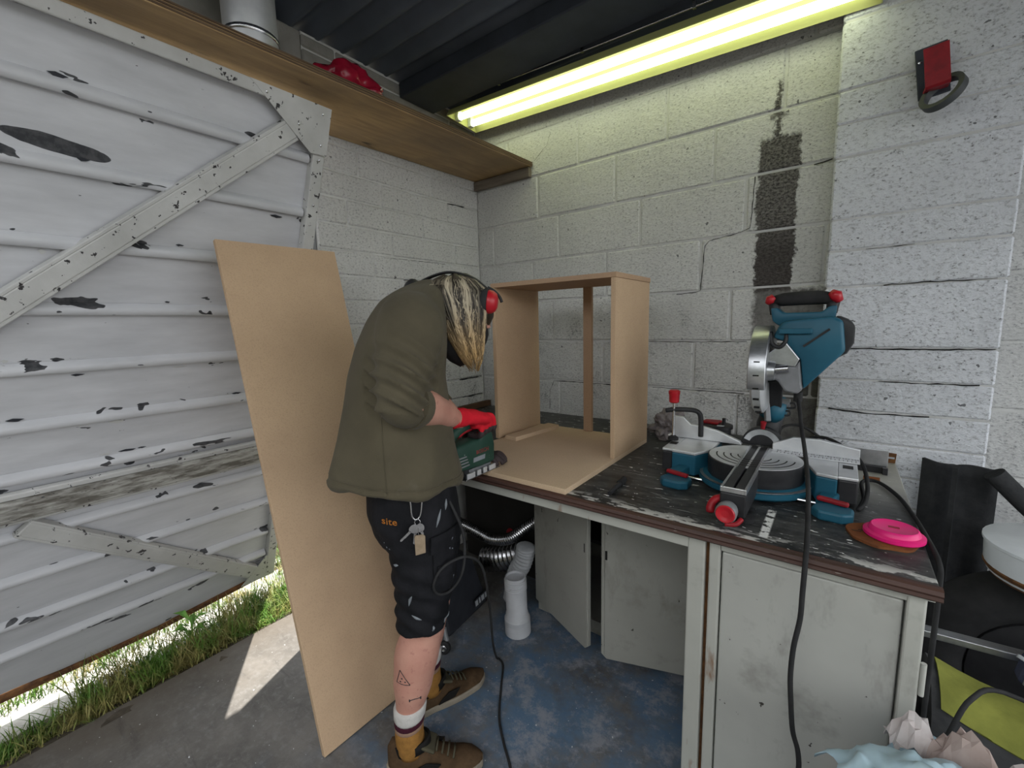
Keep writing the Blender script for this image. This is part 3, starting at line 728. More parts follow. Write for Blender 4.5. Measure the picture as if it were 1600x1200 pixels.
# ------------------------------------------------------------------ MDF box and panels
def mdfbox(name, lo, hi, parent, material='mdf', bev=.0012): return MB().box(lo, hi).build(name, material, parent, bev)
tag(mdfbox('mdf_sheet', (.655, -1.018, .8505), (1.192, -.335, .868), None, 'mdf_pale'), 'pale MDF sheet lying on the worktop, being cut with the jigsaw', 'board')
cab = thing('mdf_box', 'unpainted MDF cabinet carcass without a back standing on the worktop', 'carcass', (.92, -.5, .868))
Z0, Z1 = .8685, 1.530
mdfbox('side', (.640, -.668, Z0), (.658, -.340, Z1-.018), cab); mdfbox('side', (1.176, -.668, Z0), (1.194, -.340, Z1-.018), cab)
mdfbox('top', (.638, -.672, Z1-.0178), (1.197, -.338, Z1), cab, 'mdf_edge')
mdfbox('back_stretcher', (.905, -.358, Z0), (.945, -.340, Z1-.018), cab, 'mdf_edge')
M = Matrix.Translation((.735, -.52, .8685)) @ Matrix.Rotation(math.radians(-7), 4, 'Z')
tag(MB().box((-.032, -.145, 0), (.032, .15, .0175), M).build('mdf_strip', 'mdf_pale', None, .001), 'narrow MDF strip lying inside the MDF carcass', 'strip')
tag(MB().box((.035, -.50, .851), (.06, -.006, .885)).build('wood_offcut', 'brown_wood', None, .002), 'dark brown timber offcut on the worktop against the front wall', 'offcut')
t = thing('block_plane', 'black rounded tool lying on the worktop behind the MDF box', 'tool', (1.05, -.16, .85))
MB().tube([(.99, -.17, .878), (1.01, -.165, .882), (1.06, -.155, .884), (1.10, -.15, .876), (1.12, -.145, .868)], [.012, .025, .03, .024, .014], 12).build('body', 'black_plastic', t, smooth='all')
MB().tube([(1.10, -.15, .868), (1.17, -.135, .862)], .008, 8).build('nose', 'steel', t, smooth=True)

# ------------------------------------------------------------------ mitre saw
saw = thing('mitre_saw', 'blue and silver mitre saw with raised head standing on the black worktop', 'saw', (1.63, -.6, .85))
CX, CY = 1.632, -.625
# base castings
for s in (-1, 1):
    x0, x1 = (1.352, 1.505) if s < 0 else (1.765, 1.882)
    poly = [(1.395, -.665), (1.47, -.672), (1.505, -.60), (1.505, -.44), (1.395, -.44)] if s < 0 else [(1.765, -.60), (1.79, -.682), (1.838, -.692), (1.838, -.44), (1.765, -.44)]
    MB().prism(poly, .858, .926, Matrix()).build('base_wing', 'teal_plastic', saw, .004)
    MB().prism([(x, y) for x, y in poly], .9265, .936, Matrix()).build('table_top', 'alloy_pale', saw, .002)
    e = (1.362, 1.3945) if s < 0 else (1.8385, 1.882)
    MB().box((e[0], -.66 if s < 0 else -.685, .862), (e[1], -.44, .926)).build('end_cap', 'black_plastic', saw, .004)
    MB().box((e[0], -.66 if s < 0 else -.685, .9265), (e[1], -.44, .935)).build('sliding_end', 'alloy_pale', saw, .002)
    MB().box(((e[0]+e[1])/2-.012, -.60, .9352), ((e[0]+e[1])/2+.012, -.57, .9362)).build('slot', 'ink_black', saw)
    # foot
    fx = 1.438 if s < 0 else 1.832
    fp = [(-.046, -.018), (-.03, -.042), (.02, -.046), (.042, -.03), (.044, .01), (.02, .035), (-.035, .02)]
    Mf = Matrix.Translation((fx, -.755, .8505)) if s < 0 else Matrix.Translation((fx, -.765, .8505))
    ft = MB().prism(fp, 0, .026, Mf).build('foot', 'teal_plastic', saw, .006)
    MB().bar((fx-.035, -.735, .885), (fx+.032, -.752, .883), .016, .012).build('foot_lever', 'red_paint', ft, .004)
    MB().bar((fx-.02, -.73, .868), (fx+.0, -.655, .875), .04, .03).build('foot_arm', 'teal_plastic', saw, .005)
MB().lathe([(.06, .856), (.148, .856), (.154, .862), (.154, .876), (.140, .882)], Matrix.Translation((CX, CY, 0)), 48).build('base_ring', 'teal_plastic', saw, smooth=True)
MB().lathe([(.131, .880), (.153, .8785), (.153, .8800), (.131, .8815)], Matrix.Translation((CX, CY, 0)), 48).build('degree_ring', 'alloy', saw, smooth=True)
tb = MB().lathe([(.05, .882), (.128, .882), (.130, .886), (.130, .936), (.127, .9375)], Matrix.Translation((CX, CY, 0)), 48).build('turntable', 'black_plastic', saw, smooth=True)
MB().lathe([(.02, .9376), (.1265, .9376), (.1265, .9392), (.02, .9392)], Matrix.Translation((CX, CY, 0)), 48).build('turntable_top', 'alloy_pale', tb, smooth=True)
for r in (.045, .065, .085, .105):
    b = MB(); R = []
    for j in range(49):
        a = math.radians(180+180*j/48); c_, s_ = math.cos(a), math.sin(a)
        R.append([Vector((CX+(r+dr)*c_, CY+(r+dr)*s_, z_)) for dr, z_ in ((-.0018, .9393), (.0018, .9393), (.0018, .9398), (-.0018, .9398))])
    b.rings(R).build('groove', 'ink_black', tb)
# arm with slot
MB().box((1.600, -.945, .868), (1.660, -.52, .928)).build('arm', 'black_plastic', saw, .004)
for x0, x1 in ((1.600, 1.606), (1.654, 1.660)): MB().box((x0, -.943, .9282), (x1, -.505, .9415)).build('arm_rim', 'alloy', saw, .001)
MB().box((1.606, -.943, .9282), (1.654, -.937, .9415)).build('arm_rim', 'alloy', saw, .001)
MB().box((1.607, -.936, .930), (1.627, -.50, .9395)).build('kerf_plate', 'black_plastic', saw, .001)
MB().box((1.633, -.936, .930), (1.653, -.50, .9395)).build('kerf_plate', 'black_plastic', saw, .001)
Mk = Matrix.Translation((1.622, -.946, .888)) @ Matrix.Rotation(math.radians(90), 4, 'X')
MB().lathe([(.010, 0), (.022, .004), (.024, .012), (.025, .036), (.023, .040)], Mk, 24).build('lock_knob', 'grey_cast', saw, smooth=True)
MB().lathe([(.0215, .039), (.0225, .041), (.0205, .045), (.015, .044), (.010, .0405), (.008, .0405)], Mk, 24).build('knob_ring', 'red_plastic', saw, smooth=True)
MB().tube(catmull([(1.602, -.925, .905), (1.588, -.935, .900), (1.580, -.945, .885), (1.582, -.950, .868)], 4), [.004]+[.010]*8+[.011]*3+[.006], 10).build('lock_lever', 'red_paint', saw, smooth='all')
MB().tube(catmull([(1.622, -.985, .862), (1.645, -.98, .865), (1.655, -.965, .875)], 4), .006, 8).build('lock_lever', 'red_paint', saw, smooth='all')
MB().lathe([(.018, 0), (.022, .002), (.022, .012), (.016, .015)], Matrix.Translation((1.655, -.915, .8505)), 16).build('arm_foot', 'black_rubber', saw, smooth=True)
MB().tube([(1.46, -.70, .862), (1.82, -.72, .862)], .004, 8).build('front_rod', 'steel', saw, smooth=True)
# fences
def fence(poly, y0, y1, name='fence'): return MB().prism(poly, -y0, -y1, Matrix(((1, 0, 0, 0), (0, 0, -1, 0), (0, 1, 0, 0), (0, 0, 0, 1)))).build(name, 'alloy_pale', saw, .002)
fence([(1.345, .937), (1.575, .937), (1.57, .948), (1.50, .975), (1.45, .985), (1.41, .988), (1.385, 1.012), (1.345, 1.014)], -.500, -.482)
fr = fence([(1.665, .937), (1.888, .937), (1.888, .968), (1.79, .985), (1.72, .982), (1.665, .955)], -.500, -.482)
fence([(1.33, .9365), (1.575, .9365), (1.575, .9405), (1.33, .9405)], -.500, -.470, 'fence_foot')
fs = MB().box((1.668, -.545, .9365), (1.888, -.5005, .9405)).build('scale_strip', 'alloy_pale', saw)
for i in range(21):
    x = 1.682+.0098*i; L = .010 if i % 2 else .016
    MB().box((x, -.544, .9406), (x+.0016, -.544+L, .9409)).build('tick', 'ink_black', fs)
for i, s_ in enumerate(('60', '80', '100', '120', '140', '160', '180', '200', '220', '240')):
    text(s_, .013, Matrix.Translation((1.686+.0212*i, -.517, .9406)), 'ink_black', fs, 'numeral', .0002)
# clamp
MB().tube([(1.363, -.545, .937), (1.363, -.545, 1.09)], .0045, 10).build('clamp_rod', 'steel', saw, smooth=True)
MB().lathe([(.012, 1.070), (.017, 1.074), (.018, 1.100), (.0195, 1.102), (.0195, 1.112), (.014, 1.117)], Matrix.Translation((1.363, -.545, 0)), 16).build('clamp_knob', 'red_plastic', saw, smooth=True)
MB().tube(catmull([(1.335, -.545, 1.040), (1.37, -.54, 1.046), (1.42, -.525, 1.046), (1.440, -.515, 1.036), (1.446, -.51, 1.01), (1.446, -.505, .95)], 5), .0085, 10).build('clamp_arm', 'black_plastic', saw, smooth='all')
MB().lathe([(.018, .937), (.018, .945), (.008, .952)], Matrix.Translation((1.363, -.545, 0)), 14).build('clamp_pad', 'black_rubber', saw, smooth=True)
# bevel quadrant and upright
Mq = Matrix(((1, 0, 0, 1.632), (0, 0, -1, -.47), (0, 1, 0, .938), (0, 0, 0, 1)))
half = [(.062*math.cos(math.pi*i/20), .062*math.sin(math.pi*i/20)) for i in range(21)]
MB().prism(half, -.02, .01, Mq).build('bevel_quadrant', 'black_plastic', saw, .003)
arc = [(.056*math.cos(math.radians(a)), .056*math.sin(math.radians(a))) for a in range(20, 161, 7)]+[(.038*math.cos(math.radians(a)), .038*math.sin(math.radians(a))) for a in range(160, 19, -7)]
MB().prism(arc, .0101, .0125, Mq).build('bevel_scale', 'alloy', saw)
MB().tube([(1.634, -.488, .998), (1.636, -.492, 1.022)], [.006, .009], 10).build('bevel_pointer', 'red_paint', saw, smooth=True)
MB().tube([(1.640, -.44, .95), (1.642, -.40, 1.0), (1.648, -.39, 1.03)], [.035, .038, .036], 14).build('bevel_post', 'black_plastic', saw, smooth='all')
MB().tube([(1.64, -.40, 1.02), (1.655, -.40, 1.05), (1.662, -.41, 1.085)], [(.045, .035), (.05, .04), (.04, .035)], 14).build('pivot_housing', 'teal_plastic', saw, smooth='all')
MB().tube([(1.60, -.41, 1.075), (1.70, -.41, 1.075)], .016, 14).build('pivot_pin', 'grey_cast', saw, smooth=True)
MB().bar((1.655, -.42, 1.07), (1.66, -.47, 1.17), .045, .05).build('head_arm', 'black_plastic', saw, .006)
MB().bar((1.632, -.44, 1.10), (1.645, -.47, 1.02), .016, .02).build('guard_link', 'grey_cast', saw, .003)
MB().tube(catmull([(1.69, -.42, 1.075), (1.712, -.42, 1.08), (1.715, -.42, 1.065), (1.69, -.42, 1.062)], 4), .0035, 8).build('lock_pin', 'black_plastic', saw, smooth='all')
MB().tube(catmull([(1.68, -.42, 1.050), (1.70, -.42, 1.052), (1.70, -.42, 1.038), (1.68, -.42, 1.036)], 4), .003, 8).build('lock_pin', 'black_plastic', saw, smooth='all')
# blade with its guards (vertical plane, seen nearly edge-on)
By, Bz, Br = -.50, 1.195, .125
My = Matrix(((0, 0, 1, 1.626), (1, 0, 0, By), (0, 1, 0, Bz), (0, 0, 0, 1)))   # local xy -> world yz, local z -> world x
def disc(a0, a1, r1, r0, n=24):
    return [(r1*math.cos(math.radians(a0+(a1-a0)*i/n)), r1*math.sin(math.radians(a0+(a1-a0)*i/n))) for i in range(n+1)]+[(r0*math.cos(math.radians(a1+(a0-a1)*i/n)), r0*math.sin(math.radians(a1+(a0-a1)*i/n))) for i in range(n+1)]
teeth = []
for i in range(48):
    a = 2*math.pi*i/48; teeth += [(.127*math.cos(a), .127*math.sin(a)), (.120*math.cos(a+.1), .120*math.sin(a+.1))]
MB().prism(teeth, -.001, .001, My).build('blade', 'steel', saw)
MB().prism(disc(-10, 200, .142, .02), -.024, .024, My).build('upper_guard', 'alloy', saw, .010, smooth=True, seg=3)
b = MB(); R = []
for i in range(31):
    a = math.radians(150+250*i/30); c_, s_ = math.cos(a), math.sin(a)
    R.append([My @ Vector((r*c_, r*s_, h)) for r, h in ((.04, -.019), (.125, -.019), (.138, -.011), (.138, .011), (.125, .019), (.04, .019), (.04, .016), (.123, .016), (.135, .009), (.135, -.009), (.123, -.016), (.04, -.016))])
b.rings(R).build('lower_guard', 'alloy_pale', saw, smooth=True)
for i in range(14):
    a = math.radians(165+230*i/14); MB().bar(My @ Vector((.1385*math.cos(a), .1385*math.sin(a), -.008)), My @ Vector((.1385*math.cos(a), .1385*math.sin(a), .008)), .004, .008, (0, math.cos(a), math.sin(a))).build('guard_slot', 'ink_black', saw)
MB().tube([(1.640, -.575, 1.20), (1.668, -.575, 1.20)], [.032, .028], 18).build('arbor_cover', 'alloy', saw, smooth=True)
MB().tube([(1.668, -.580, 1.205), (1.702, -.580, 1.21)], .011, 14).build('arbor_lock', 'steel', saw, smooth=True)
# gear case and motor
Mh = Matrix(((1, 0, 0, 0), (0, 0, -1, 0), (0, 1, 0, 0), (0, 0, 0, 1)))     # local xy -> world xz, local z -> world -y
MB().prism([(1.650, 1.222), (1.718, 1.215), (1.729, 1.234), (1.740, 1.148), (1.727, 1.132), (1.695, 1.138), (1.675, 1.17), (1.650, 1.175)], .465, .568, Mh).build('gear_case', 'grey_cast', saw, .006)
MB().prism([(1.645, 1.222), (1.645, 1.252), (1.690, 1.290), (1.729, 1.238), (1.718, 1.214)], .455, .574, Mh).build('gear_plate', 'alloy', saw, .003)
MB().prism([(1.655, 1.300), (1.675, 1.345), (1.70, 1.352), (1.80, 1.362), (1.824, 1.348), (1.834, 1.262), (1.740, 1.146), (1.729, 1.235), (1.69, 1.287)], .40, .57, Mh).build('motor_housing', 'teal_plastic', saw, .010, smooth=True)
MB().prism([(1.808, 1.365), (1.835, 1.352), (1.852, 1.335), (1.852, 1.285), (1.838, 1.255), (1.80, 1.23), (1.80, 1.35)], .415, .555, Mh).build('motor_cap', 'black_plastic', saw, .010, smooth=True)
MB().bar((1.735, -.573, 1.275), (1.795, -.573, 1.325), .002, .006).build('trim_line', 'black_plastic', saw)
MB().prism([(1.643, 1.390), (1.650, 1.350), (1.668, 1.335), (1.79, 1.335), (1.805, 1.352), (1.808, 1.392), (1.790, 1.390), (1.772, 1.374), (1.678, 1.374), (1.660, 1.390)], .46, .545, Mh).build('handle_cradle', 'teal_plastic', saw, .005, smooth=True)
MB().tube([(1.648, -.50, 1.412), (1.67, -.50, 1.415), (1.72, -.50, 1.417), (1.77, -.50, 1.416), (1.800, -.50, 1.411)], [(.018, .016), (.021, .020), (.022, .021), (.021, .020), (.018, .016)], 16).build('handle', 'black_rubber', saw, smooth='all')
for x_ in (1.648, 1.798): MB().tube([(x_, -.50, 1.41), (x_+(.004 if x_ < 1.7 else -.004), -.50, 1.37)], [.017, .014], 12).build('handle_post', 'black_plastic', saw, smooth='all')
MB().tube([(1.630, -.508, 1.405), (1.638, -.512, 1.416), (1.648, -.512, 1.425)], [.008, .015, .010], 12).build('handle_end', 'red_plastic', saw, smooth='all')
MB().tube([(1.790, -.512, 1.430), (1.802, -.515, 1.420), (1.812, -.51, 1.403)], [.010, .017, .010], 12).build('handle_end', 'red_plastic', saw, smooth='all')
MB().box((1.672, -.585, 1.312), (1.755, -.56, 1.328)).build('handle_lug', 'teal_plastic', saw, .003)
MB().tube(catmull([(1.650, -.565, 1.318), (1.655, -.572, 1.285), (1.675, -.575, 1.272), (1.690, -.572, 1.29), (1.69, -.565, 1.318)], 5), .006, 8).build('lift_loop', 'black_plastic', saw, smooth='all')
MB().lathe([(.012, 0), (.012, .03)], Matrix.Translation((1.726, -.50, 1.10)), 12).build('cord_boot', 'black_rubber', saw, smooth=True)
MB().tube(catmull([(1.726, -.50, 1.11), (1.735, -.56, 1.09), (1.748, -.64, 1.045), (1.765, -.74, .998), (1.78, -.86, .952), (1.788, -.97, .899), (1.791, -1.043, .862), (1.791, -1.054, .84), (1.790, -1.056, .78), (1.789, -1.056, .72), (1.781, -1.056, .65), (1.779, -1.056, .58), (1.783, -1.056, .52), (1.790, -1.056, .45), (1.803, -1.056, .40), (1.805, -1.056, .33), (1.79, -1.06, .12), (1.80, -1.10, .012), (1.86, -1.18, .008)], 5), .0052, 8).build('cord', 'black_rubber', saw, smooth='all')

# ------------------------------------------------------------------ things on the worktop
tag(MB().tube(catmull([(1.660, -.32, .858), (1.663, -.30, .926), (1.671, -.28, .964), (1.714, -.26, .974), (1.762, -.25, .952), (1.816, -.25, .905), (1.84, -.25, .86)], 6), .0048, 8).build('cable_loop', 'black_rubber', smooth='all'), 'thin black cable looping up behind the mitre saw against the wall', 'cable')
tag(MB().tube(catmull([(1.70, -.36, .858), (1.715, -.35, .899), (1.74, -.35, .942), (1.793, -.38, .967), (1.845, -.43, .958), (1.892, -.5, .933), (1.905, -.6, .898), (1.900, -.66, .868), (1.885, -.70, .858), (1.90, -.60, .857), (1.90, -.45, .857), (1.936, -.42, .857), (1.973, -.515, .857), (1.993, -.643, .857), (2.006, -.80, .857), (2.014, -.90, .845), (2.018, -.90, .78), (2.02, -.88, .5), (2.022, -.86, .2), (2.025, -.6, .01), (2.05, -.4, .008)], 6), .0052, 8).build('power_cable', 'black_rubber', smooth='all'), 'black power cable arching over the saw table and off the right end of the worktop', 'cable')
pk = thing('pink_lid', 'bright pink plastic tub lid on the corner of the worktop', 'lid', (1.948, -.828, .856))
MB().lathe([(.005, .0), (.052, 0), (.0555, .003), (.0555, .010), (.052, .012), (.047, .013), (.044, .022), (.041, .024), (.038, .0225), (.002, .0225)], Matrix.Translation((1.946, -.828, .8565)), 40).build('cap', 'pink_plastic', pk, smooth=True)
MB().box((1.935, -.835, .8789), (1.955, -.825, .8795)).build('moulded_mark', 'red_paint', pk)
ck = thing('cork_mat', 'round brown cork mat under the pink lid', 'mat', (1.925, -.832, .8505))
MB().prism([(1.926+(.066+.003*math.sin(5*a))*math.cos(a), -.834+(.066+.003*math.cos(7*a))*math.sin(a)) for a in [2*math.pi*i/40 for i in range(40)]], .8505, .856, Matrix()).build('disc', 'cork', ck)
for a in range(3): MB().box((1.87+.012*a, -.84+.01*a, .8561), (1.888+.012*a, -.837+.01*a, .8564)).build('score_mark', 'ink_black', ck)
pn = thing('marker_pen', 'stubby black marker lying near the worktop front edge', 'marker', (1.298, -.89, .858))
MB().tube([(1.302, -.95, .858), (1.300, -.90, .859), (1.299, -.865, .859)], [.006, .008, .008], 10).build('barrel', 'black_plastic', pn, smooth=True)
MB().tube([(1.299, -.868, .860), (1.296, -.825, .861)], .0105, 10).build('cap', 'black_rubber', pn, smooth=True)
rag = crumple('rag', (1.235, -.20, .897), (.075, .085, .075), 'cloth_grey', 3, .55, 4.2, -.046, 5); tag(rag, 'crumpled grey-brown rag on the worktop beside the MDF box', 'rag')
rl = thing('cable_reel', 'low black round reel with red top behind the saw clamp', 'reel', (1.43, -.16, .85))
Mr = Matrix.Translation((1.425, -.15, .8505))
MB().lathe([(.05, 0), (.062, .004), (.062, .014), (.055, .018), (.055, .052), (.062, .056), (.062, .068), (.05, .072)], Mr, 32).build('drum', 'black_plastic', rl, smooth=True)
MB().prism([(-.055, -.02), (.01, -.03), (.015, .03), (-.05, .025)], .0722, .083, Mr).build('red_plate', 'red_paint', rl, .004)
MB().tube([(1.455, -.165, .92), (1.455, -.165, .952)], .007, 10).build('crank_knob', 'black_plastic', rl, smooth=True)
MB().prism([(.01, -.05), (.035, -.045), (.035, -.03), (.01, -.035)], .0722, .0745, Mr).build('label', 'label_white', rl)
al = thing('aluminium_channel', 'dull aluminium plate offcut standing behind the saw\'s right end', 'offcut', (1.9, -.30, .85))
MB().prism([(1.815, .885), (1.845, .925), (1.968, .925), (1.968, .872), (1.83, .872)], .285, .291, Mh).build('plate', 'alloy', al, .001)
MB().box((1.835, -.30, .8505), (1.965, -.278, .8715)).build('foot', 'black_plastic', al, .001)
MB().box((1.955, -.315, .8505), (1.968, -.30, .872)).build('stop', 'black_plastic', al, .001)
br = thing('slotted_bracket', 'small rusty slotted steel bracket at the back corner of the worktop', 'bracket', (1.97, -.14, .85))
MB().prism([(1.945, .8505), (1.998, .8505), (2.000, .885), (1.945, .888)], .15, .154, Mh).build('plate', 'rust', br, .001)
for x in (1.952, 1.977): MB().box((x, -.1555, .866), (x+.018, -.1542, .872)).build('slot', 'label_white', br)
bs = thing('brass_hinge', 'tiny brass hinge lying beside the right end of the saw', 'hinge', (1.90, -.45, .85))
MB().box((1.905, -.40, .8505), (1.945, -.385, .856)).build('leaf', 'cork', bs, .001)
MB().tube([(1.905, -.384, .856), (1.945, -.384, .856)], .004, 8).build('knuckle', 'cork', bs, smooth=True)

# ------------------------------------------------------------------ hook with tape on the pier
hk = thing('wall_hook', 'red steel hook on a dark plate screwed to the painted pier', 'hook', (2.0, -.205, 2.08))
Mp = Matrix(((1, 0, 0, 2.001), (0, 0, -1, -.0765), (0, 1, 0, 2.122), (0, 0, 0, 1))) @ Matrix.Rotation(math.radians(7), 4, 'Z')
MB().prism([(-.038, -.075), (.038, -.075), (.038, .08), (-.038, .08)], 0, .008, Mp).build('back_plate', 'beam_paint', hk, .002)
V = [(-.028, 0)]
hp = [(.008, -.062), (.055, -.066), (.062, -.060), (.070, .050), (.066, .052), (.056, -.056), (.008, -.054)]
b = MB(); R = []
for x in (-.026, .032): R.append([Mp @ Vector((x, y, z_)) for z_, y in hp])
b.rings(R).build('red_flange', 'red_paint', hk, .001)
MB().lathe([(.003, .008), (.006, .009), (.006, .012), (.002, .013)], Mp @ Matrix.Translation((-.028, .04, 0)), 12).build('screw', 'steel', hk, smooth=True)
Mt = Matrix.Translation((2.025, -.127, 2.036)) @ Matrix.Rotation(math.radians(-38), 4, 'Z') @ Matrix.Rotation(math.radians(62), 4, 'X')
R = []
for j in range(40):
    a = 2*math.pi*j/40; c_, s_ = math.cos(a), math.sin(a)
    R.append([Mt @ Vector((r*c_, r*s_, h)) for r, h in ((.042, -.011), (.056, -.011), (.056, .011), (.042, .011))])
tape = tag(MB().rings(R, close=True).build('tape_roll', 'tape_grey', smooth=True), 'roll of dark grey tape hanging from the red wall hook', 'tape')

# ------------------------------------------------------------------ heap at the right-hand end of the bench
def sheet(path, z0, z1, th, name, material, ztop=None):
    P = catmull(path, 6); R = []
    for i, p in enumerate(P):
        t_ = P[min(i+1, len(P)-1)]-P[max(i-1, 0)]; n_ = Vector((-t_.y, t_.x, 0)).normalized()*th/2; zt2 = z1+(ztop(i/(len(P)-1)) if ztop else 0)
        R.append([Vector((*(p-n_).xy, z0)), Vector((*(p+n_).xy, z0)), Vector((*(p+n_).xy, zt2)), Vector((*(p-n_).xy, zt2))])
    return MB().rings(R).build(name, material, smooth=True)
tag(sheet([(2.072, -.115, 0), (2.10, -.135, 0), (2.13, -.125, 0), (2.155, -.10, 0)], 0, .875, .012, 'foam_sheet', 'foam_black', lambda t: .0-.015*t), 'narrow curled black foam sheet standing just left of the wide foam sheet', 'foam', 'foam sheets against the pier')
tag(sheet([(2.137, -.20, 0), (2.147, -.175, 0), (2.177, -.165, 0), (2.215, -.175, 0), (2.238, -.155, 0)], 0, .870, .012, 'foam_sheet', 'foam_black', lambda t: .01*math.sin(3*t)), 'wide black foam sheet standing on end against the painted pier', 'foam', 'foam sheets against the pier')
tag(MB().tube([(2.215, -.23, .88), (2.275, -.225, .81), (2.375, -.21, .70), (2.515, -.20, .53)], .026, 16).build('foam_tube', 'foam_black', smooth=True), 'black foam pipe-lagging tube slanting down beside the foam sheets', 'tube')
ty = thing('tyre', 'black rubber tyre standing in the dark behind the tool bag', 'tyre', (2.36, -.40, 0))
Mt = Matrix.Translation((2.36, -.42, .335)) @ Matrix.Rotation(math.radians(-15), 4, 'Z') @ Matrix.Rotation(math.radians(80), 4, 'X')
R = []
for j in range(48):
    a = 2*math.pi*j/48; R.append([Mt @ Vector(((.26+.07*math.cos(q))*math.cos(a), (.26+.07*math.cos(q))*math.sin(a), .055*math.sin(q))) for q in [2*math.pi*i/14 for i in range(14)]])
MB().rings(R, close=True).build('carcass', 'black_rubber', ty, smooth='all')
MB().lathe([(.02, -.02), (.19, -.02), (.20, 0), (.19, .02), (.02, .02)], Mt, 32).build('wheel_disc', 'black_plastic', ty, smooth=True)
ba = thing('enamel_pan', 'white enamel pan with a chipped dirty base resting on the black tyre', 'pan', (2.33, -.45, .66))
Mb = Matrix.Translation((2.325, -.45, .668))
MB().lathe([(.02, 0), (.140, 0), (.149, .008), (.155, .03), (.158, .085), (.162, .088), (.162, .095), (.15, .097), (.05, .103), (.004, .104)], Mb, 40).build('pan_body', 'enamel_white', ba, smooth=True)
MB().lathe([(.140, -.001), (.1425, -.001), (.1565, .024), (.1545, .028)], Mb, 40).build('chipped_band', 'rust', ba, smooth=True)
bg_ = thing('tool_bag', 'lime and charcoal fabric tool bag slumped at the end of the bench', 'bag', (2.27, -.74, 0))
V = []
def bagpt(x, y, z_): return (x, y, z_)
b = MB(); R = []
for i in range(9):
    t_ = i/8; x = 2.035+.50*t_; top = .545-.13*t_-.01*math.sin(9*t_); w_ = .13+.02*math.sin(3*t_)
    R.append([Vector((x, -.76+w_*math.cos(a)*(1 if math.cos(a) < 0 else .8), max(.0, top/2+(top/2)*math.copysign(abs(math.sin(a))**.55, math.sin(a))))) for a in [2*math.pi*j/20 for j in range(20)]])
b.rings(R).build('body', 'bag_charcoal', bg_, smooth=True)
R = []
for i in range(13):
    t_ = .03+.94*i/12; x = 2.035+.50*t_; top = .545-.13*t_-.01*math.sin(9*t_); w_ = .13+.02*math.sin(3*t_)
    def bp_(a, e):
        a = math.radians(a); return Vector((x, -.76+(w_+e)*math.cos(a)*(1 if math.cos(a) < 0 else .8), top/2+(top/2+e)*math.copysign(abs(math.sin(a))**.55, math.sin(a))))
    A = (78, 92, 104, 116, 127, 136, 143-10*(1-t_)**2)
    R.append([bp_(a, .005) for a in A]+[bp_(a, -.004) for a in reversed(A)])
MB().rings(R).build('lime_panel', 'lime_fabric', bg_, smooth=True)
MB().tube(catmull([(2.045, -.90, .40), (2.06, -.905, .49), (2.09, -.87, .55), (2.15, -.80, .545), (2.30, -.78, .50)], 5), .005, 8).build('strap', 'black_rubber', bg_, smooth='all')
tag(MB().bar((2.03, -.66, .555), (2.33, -.62, .545), .03, .018).build('aluminium_bar', 'alloy', None, .002), 'silver aluminium bar lying across the top of the lime tool bag', 'bar')
pc = thing('navy_pouch', 'navy pouch with pale trim at the right edge above the lime bag', 'pouch', (2.27, -.68, .56))
MB().prism([(2.195, .515), (2.33, .505), (2.33, .585), (2.205, .575)], .655, .70, Mh).build('body', 'navy', pc, .008)
MB().tube([(2.188, -.702, .585), (2.212, -.704, .573), (2.205, -.706, .52)], .005, 8).build('trim', 'label_white', pc, smooth='all')
tag(crumple('grey_cloth', (2.27, -.80, .505), (.075, .06, .03), 'cloth_grey', 8, .3, 2.2, -.02, 4), 'folded pale grey cloth on top of the lime bag at the right edge', 'cloth')
bn = thing('rubbish_bin', 'dark bin with pale blue plastic liner in the bottom right corner', 'bin', (2.06, -1.19, 0))
Mb = Matrix.Translation((2.065, -1.19, 0))
MB().lathe([(.09, 0), (.10, .005), (.128, .545), (.132, .55), (.125, .55), (.095, .02)], Mb, 32).build('tub', 'case_dark', bn, smooth=True)
R = []
for k, (r, z_) in enumerate(((.124, .50), (.128, .556), (.138, .562), (.142, .50), (.146, .42))):
    R.append([Mb @ Vector(((r+.006*math.sin(9*a+k))*math.cos(a), (r+.006*math.sin(9*a+k))*math.sin(a), z_+(.02*math.sin(3*a+1) if k in (1, 2) else .012*math.sin(7*a)))) for a in [2*math.pi*j/60 for j in range(60)]])
MB().rings(R, cap=False).build('liner', 'liner_blue', bn, smooth='all')
def sheet_crumple(name, c, rx, ry, h, material, seed, n=14, amp=.5, smooth=False, rot=0.):
    """a crumpled piece of paper or film: one folded sheet over a low mound"""
    random.seed(seed); V = []; F = []
    for i in range(n+1):
        for j in range(n+1):
            p, q = 2*i/n-1, 2*j/n-1; d = Vector((p*1.6+seed, q*1.6, seed*.7))
            r2 = (p*p+q*q)/1.25; k = 1+.25*noise.noise(d*1.3)
            f1 = abs(noise.noise(d*1.1))+.5*abs(noise.noise(d*2.3))
            x, y = p*rx*k, q*ry*k; z_ = h*(1-r2)*(1+amp*(1-2.2*f1))+h*.25*noise.noise(d*3)
            cs, sn = math.cos(rot), math.sin(rot); V.append((c[0]+x*cs-y*sn, c[1]+x*sn+y*cs, c[2]+z_))
    for i in range(n):
        for j in range(n):
            a = i*(n+1)+j; F.append((a, a+1, a+n+2, a+n+1))
    o = MB().add(V, F).build(name, material); md = o.modifiers.new('t', 'SOLIDIFY'); md.thickness = .0012; bake(o)
    if smooth: shade(o, 'all')
    return o
tag(sheet_crumple('blue_film', (1.985, -1.25, .592), .12, .085, .06, 'liner_blue', 22, 22, .25, True, .3), 'bunched pale blue plastic film spilling over the bin rim', 'film')
tag(sheet_crumple('waste_paper', (2.098, -1.160, .568), .045, .04, .065, 'paper_pale', 14, 9, .7), 'crumpled white paper at the right side of the bin', 'paper', 'waste paper in the bin')
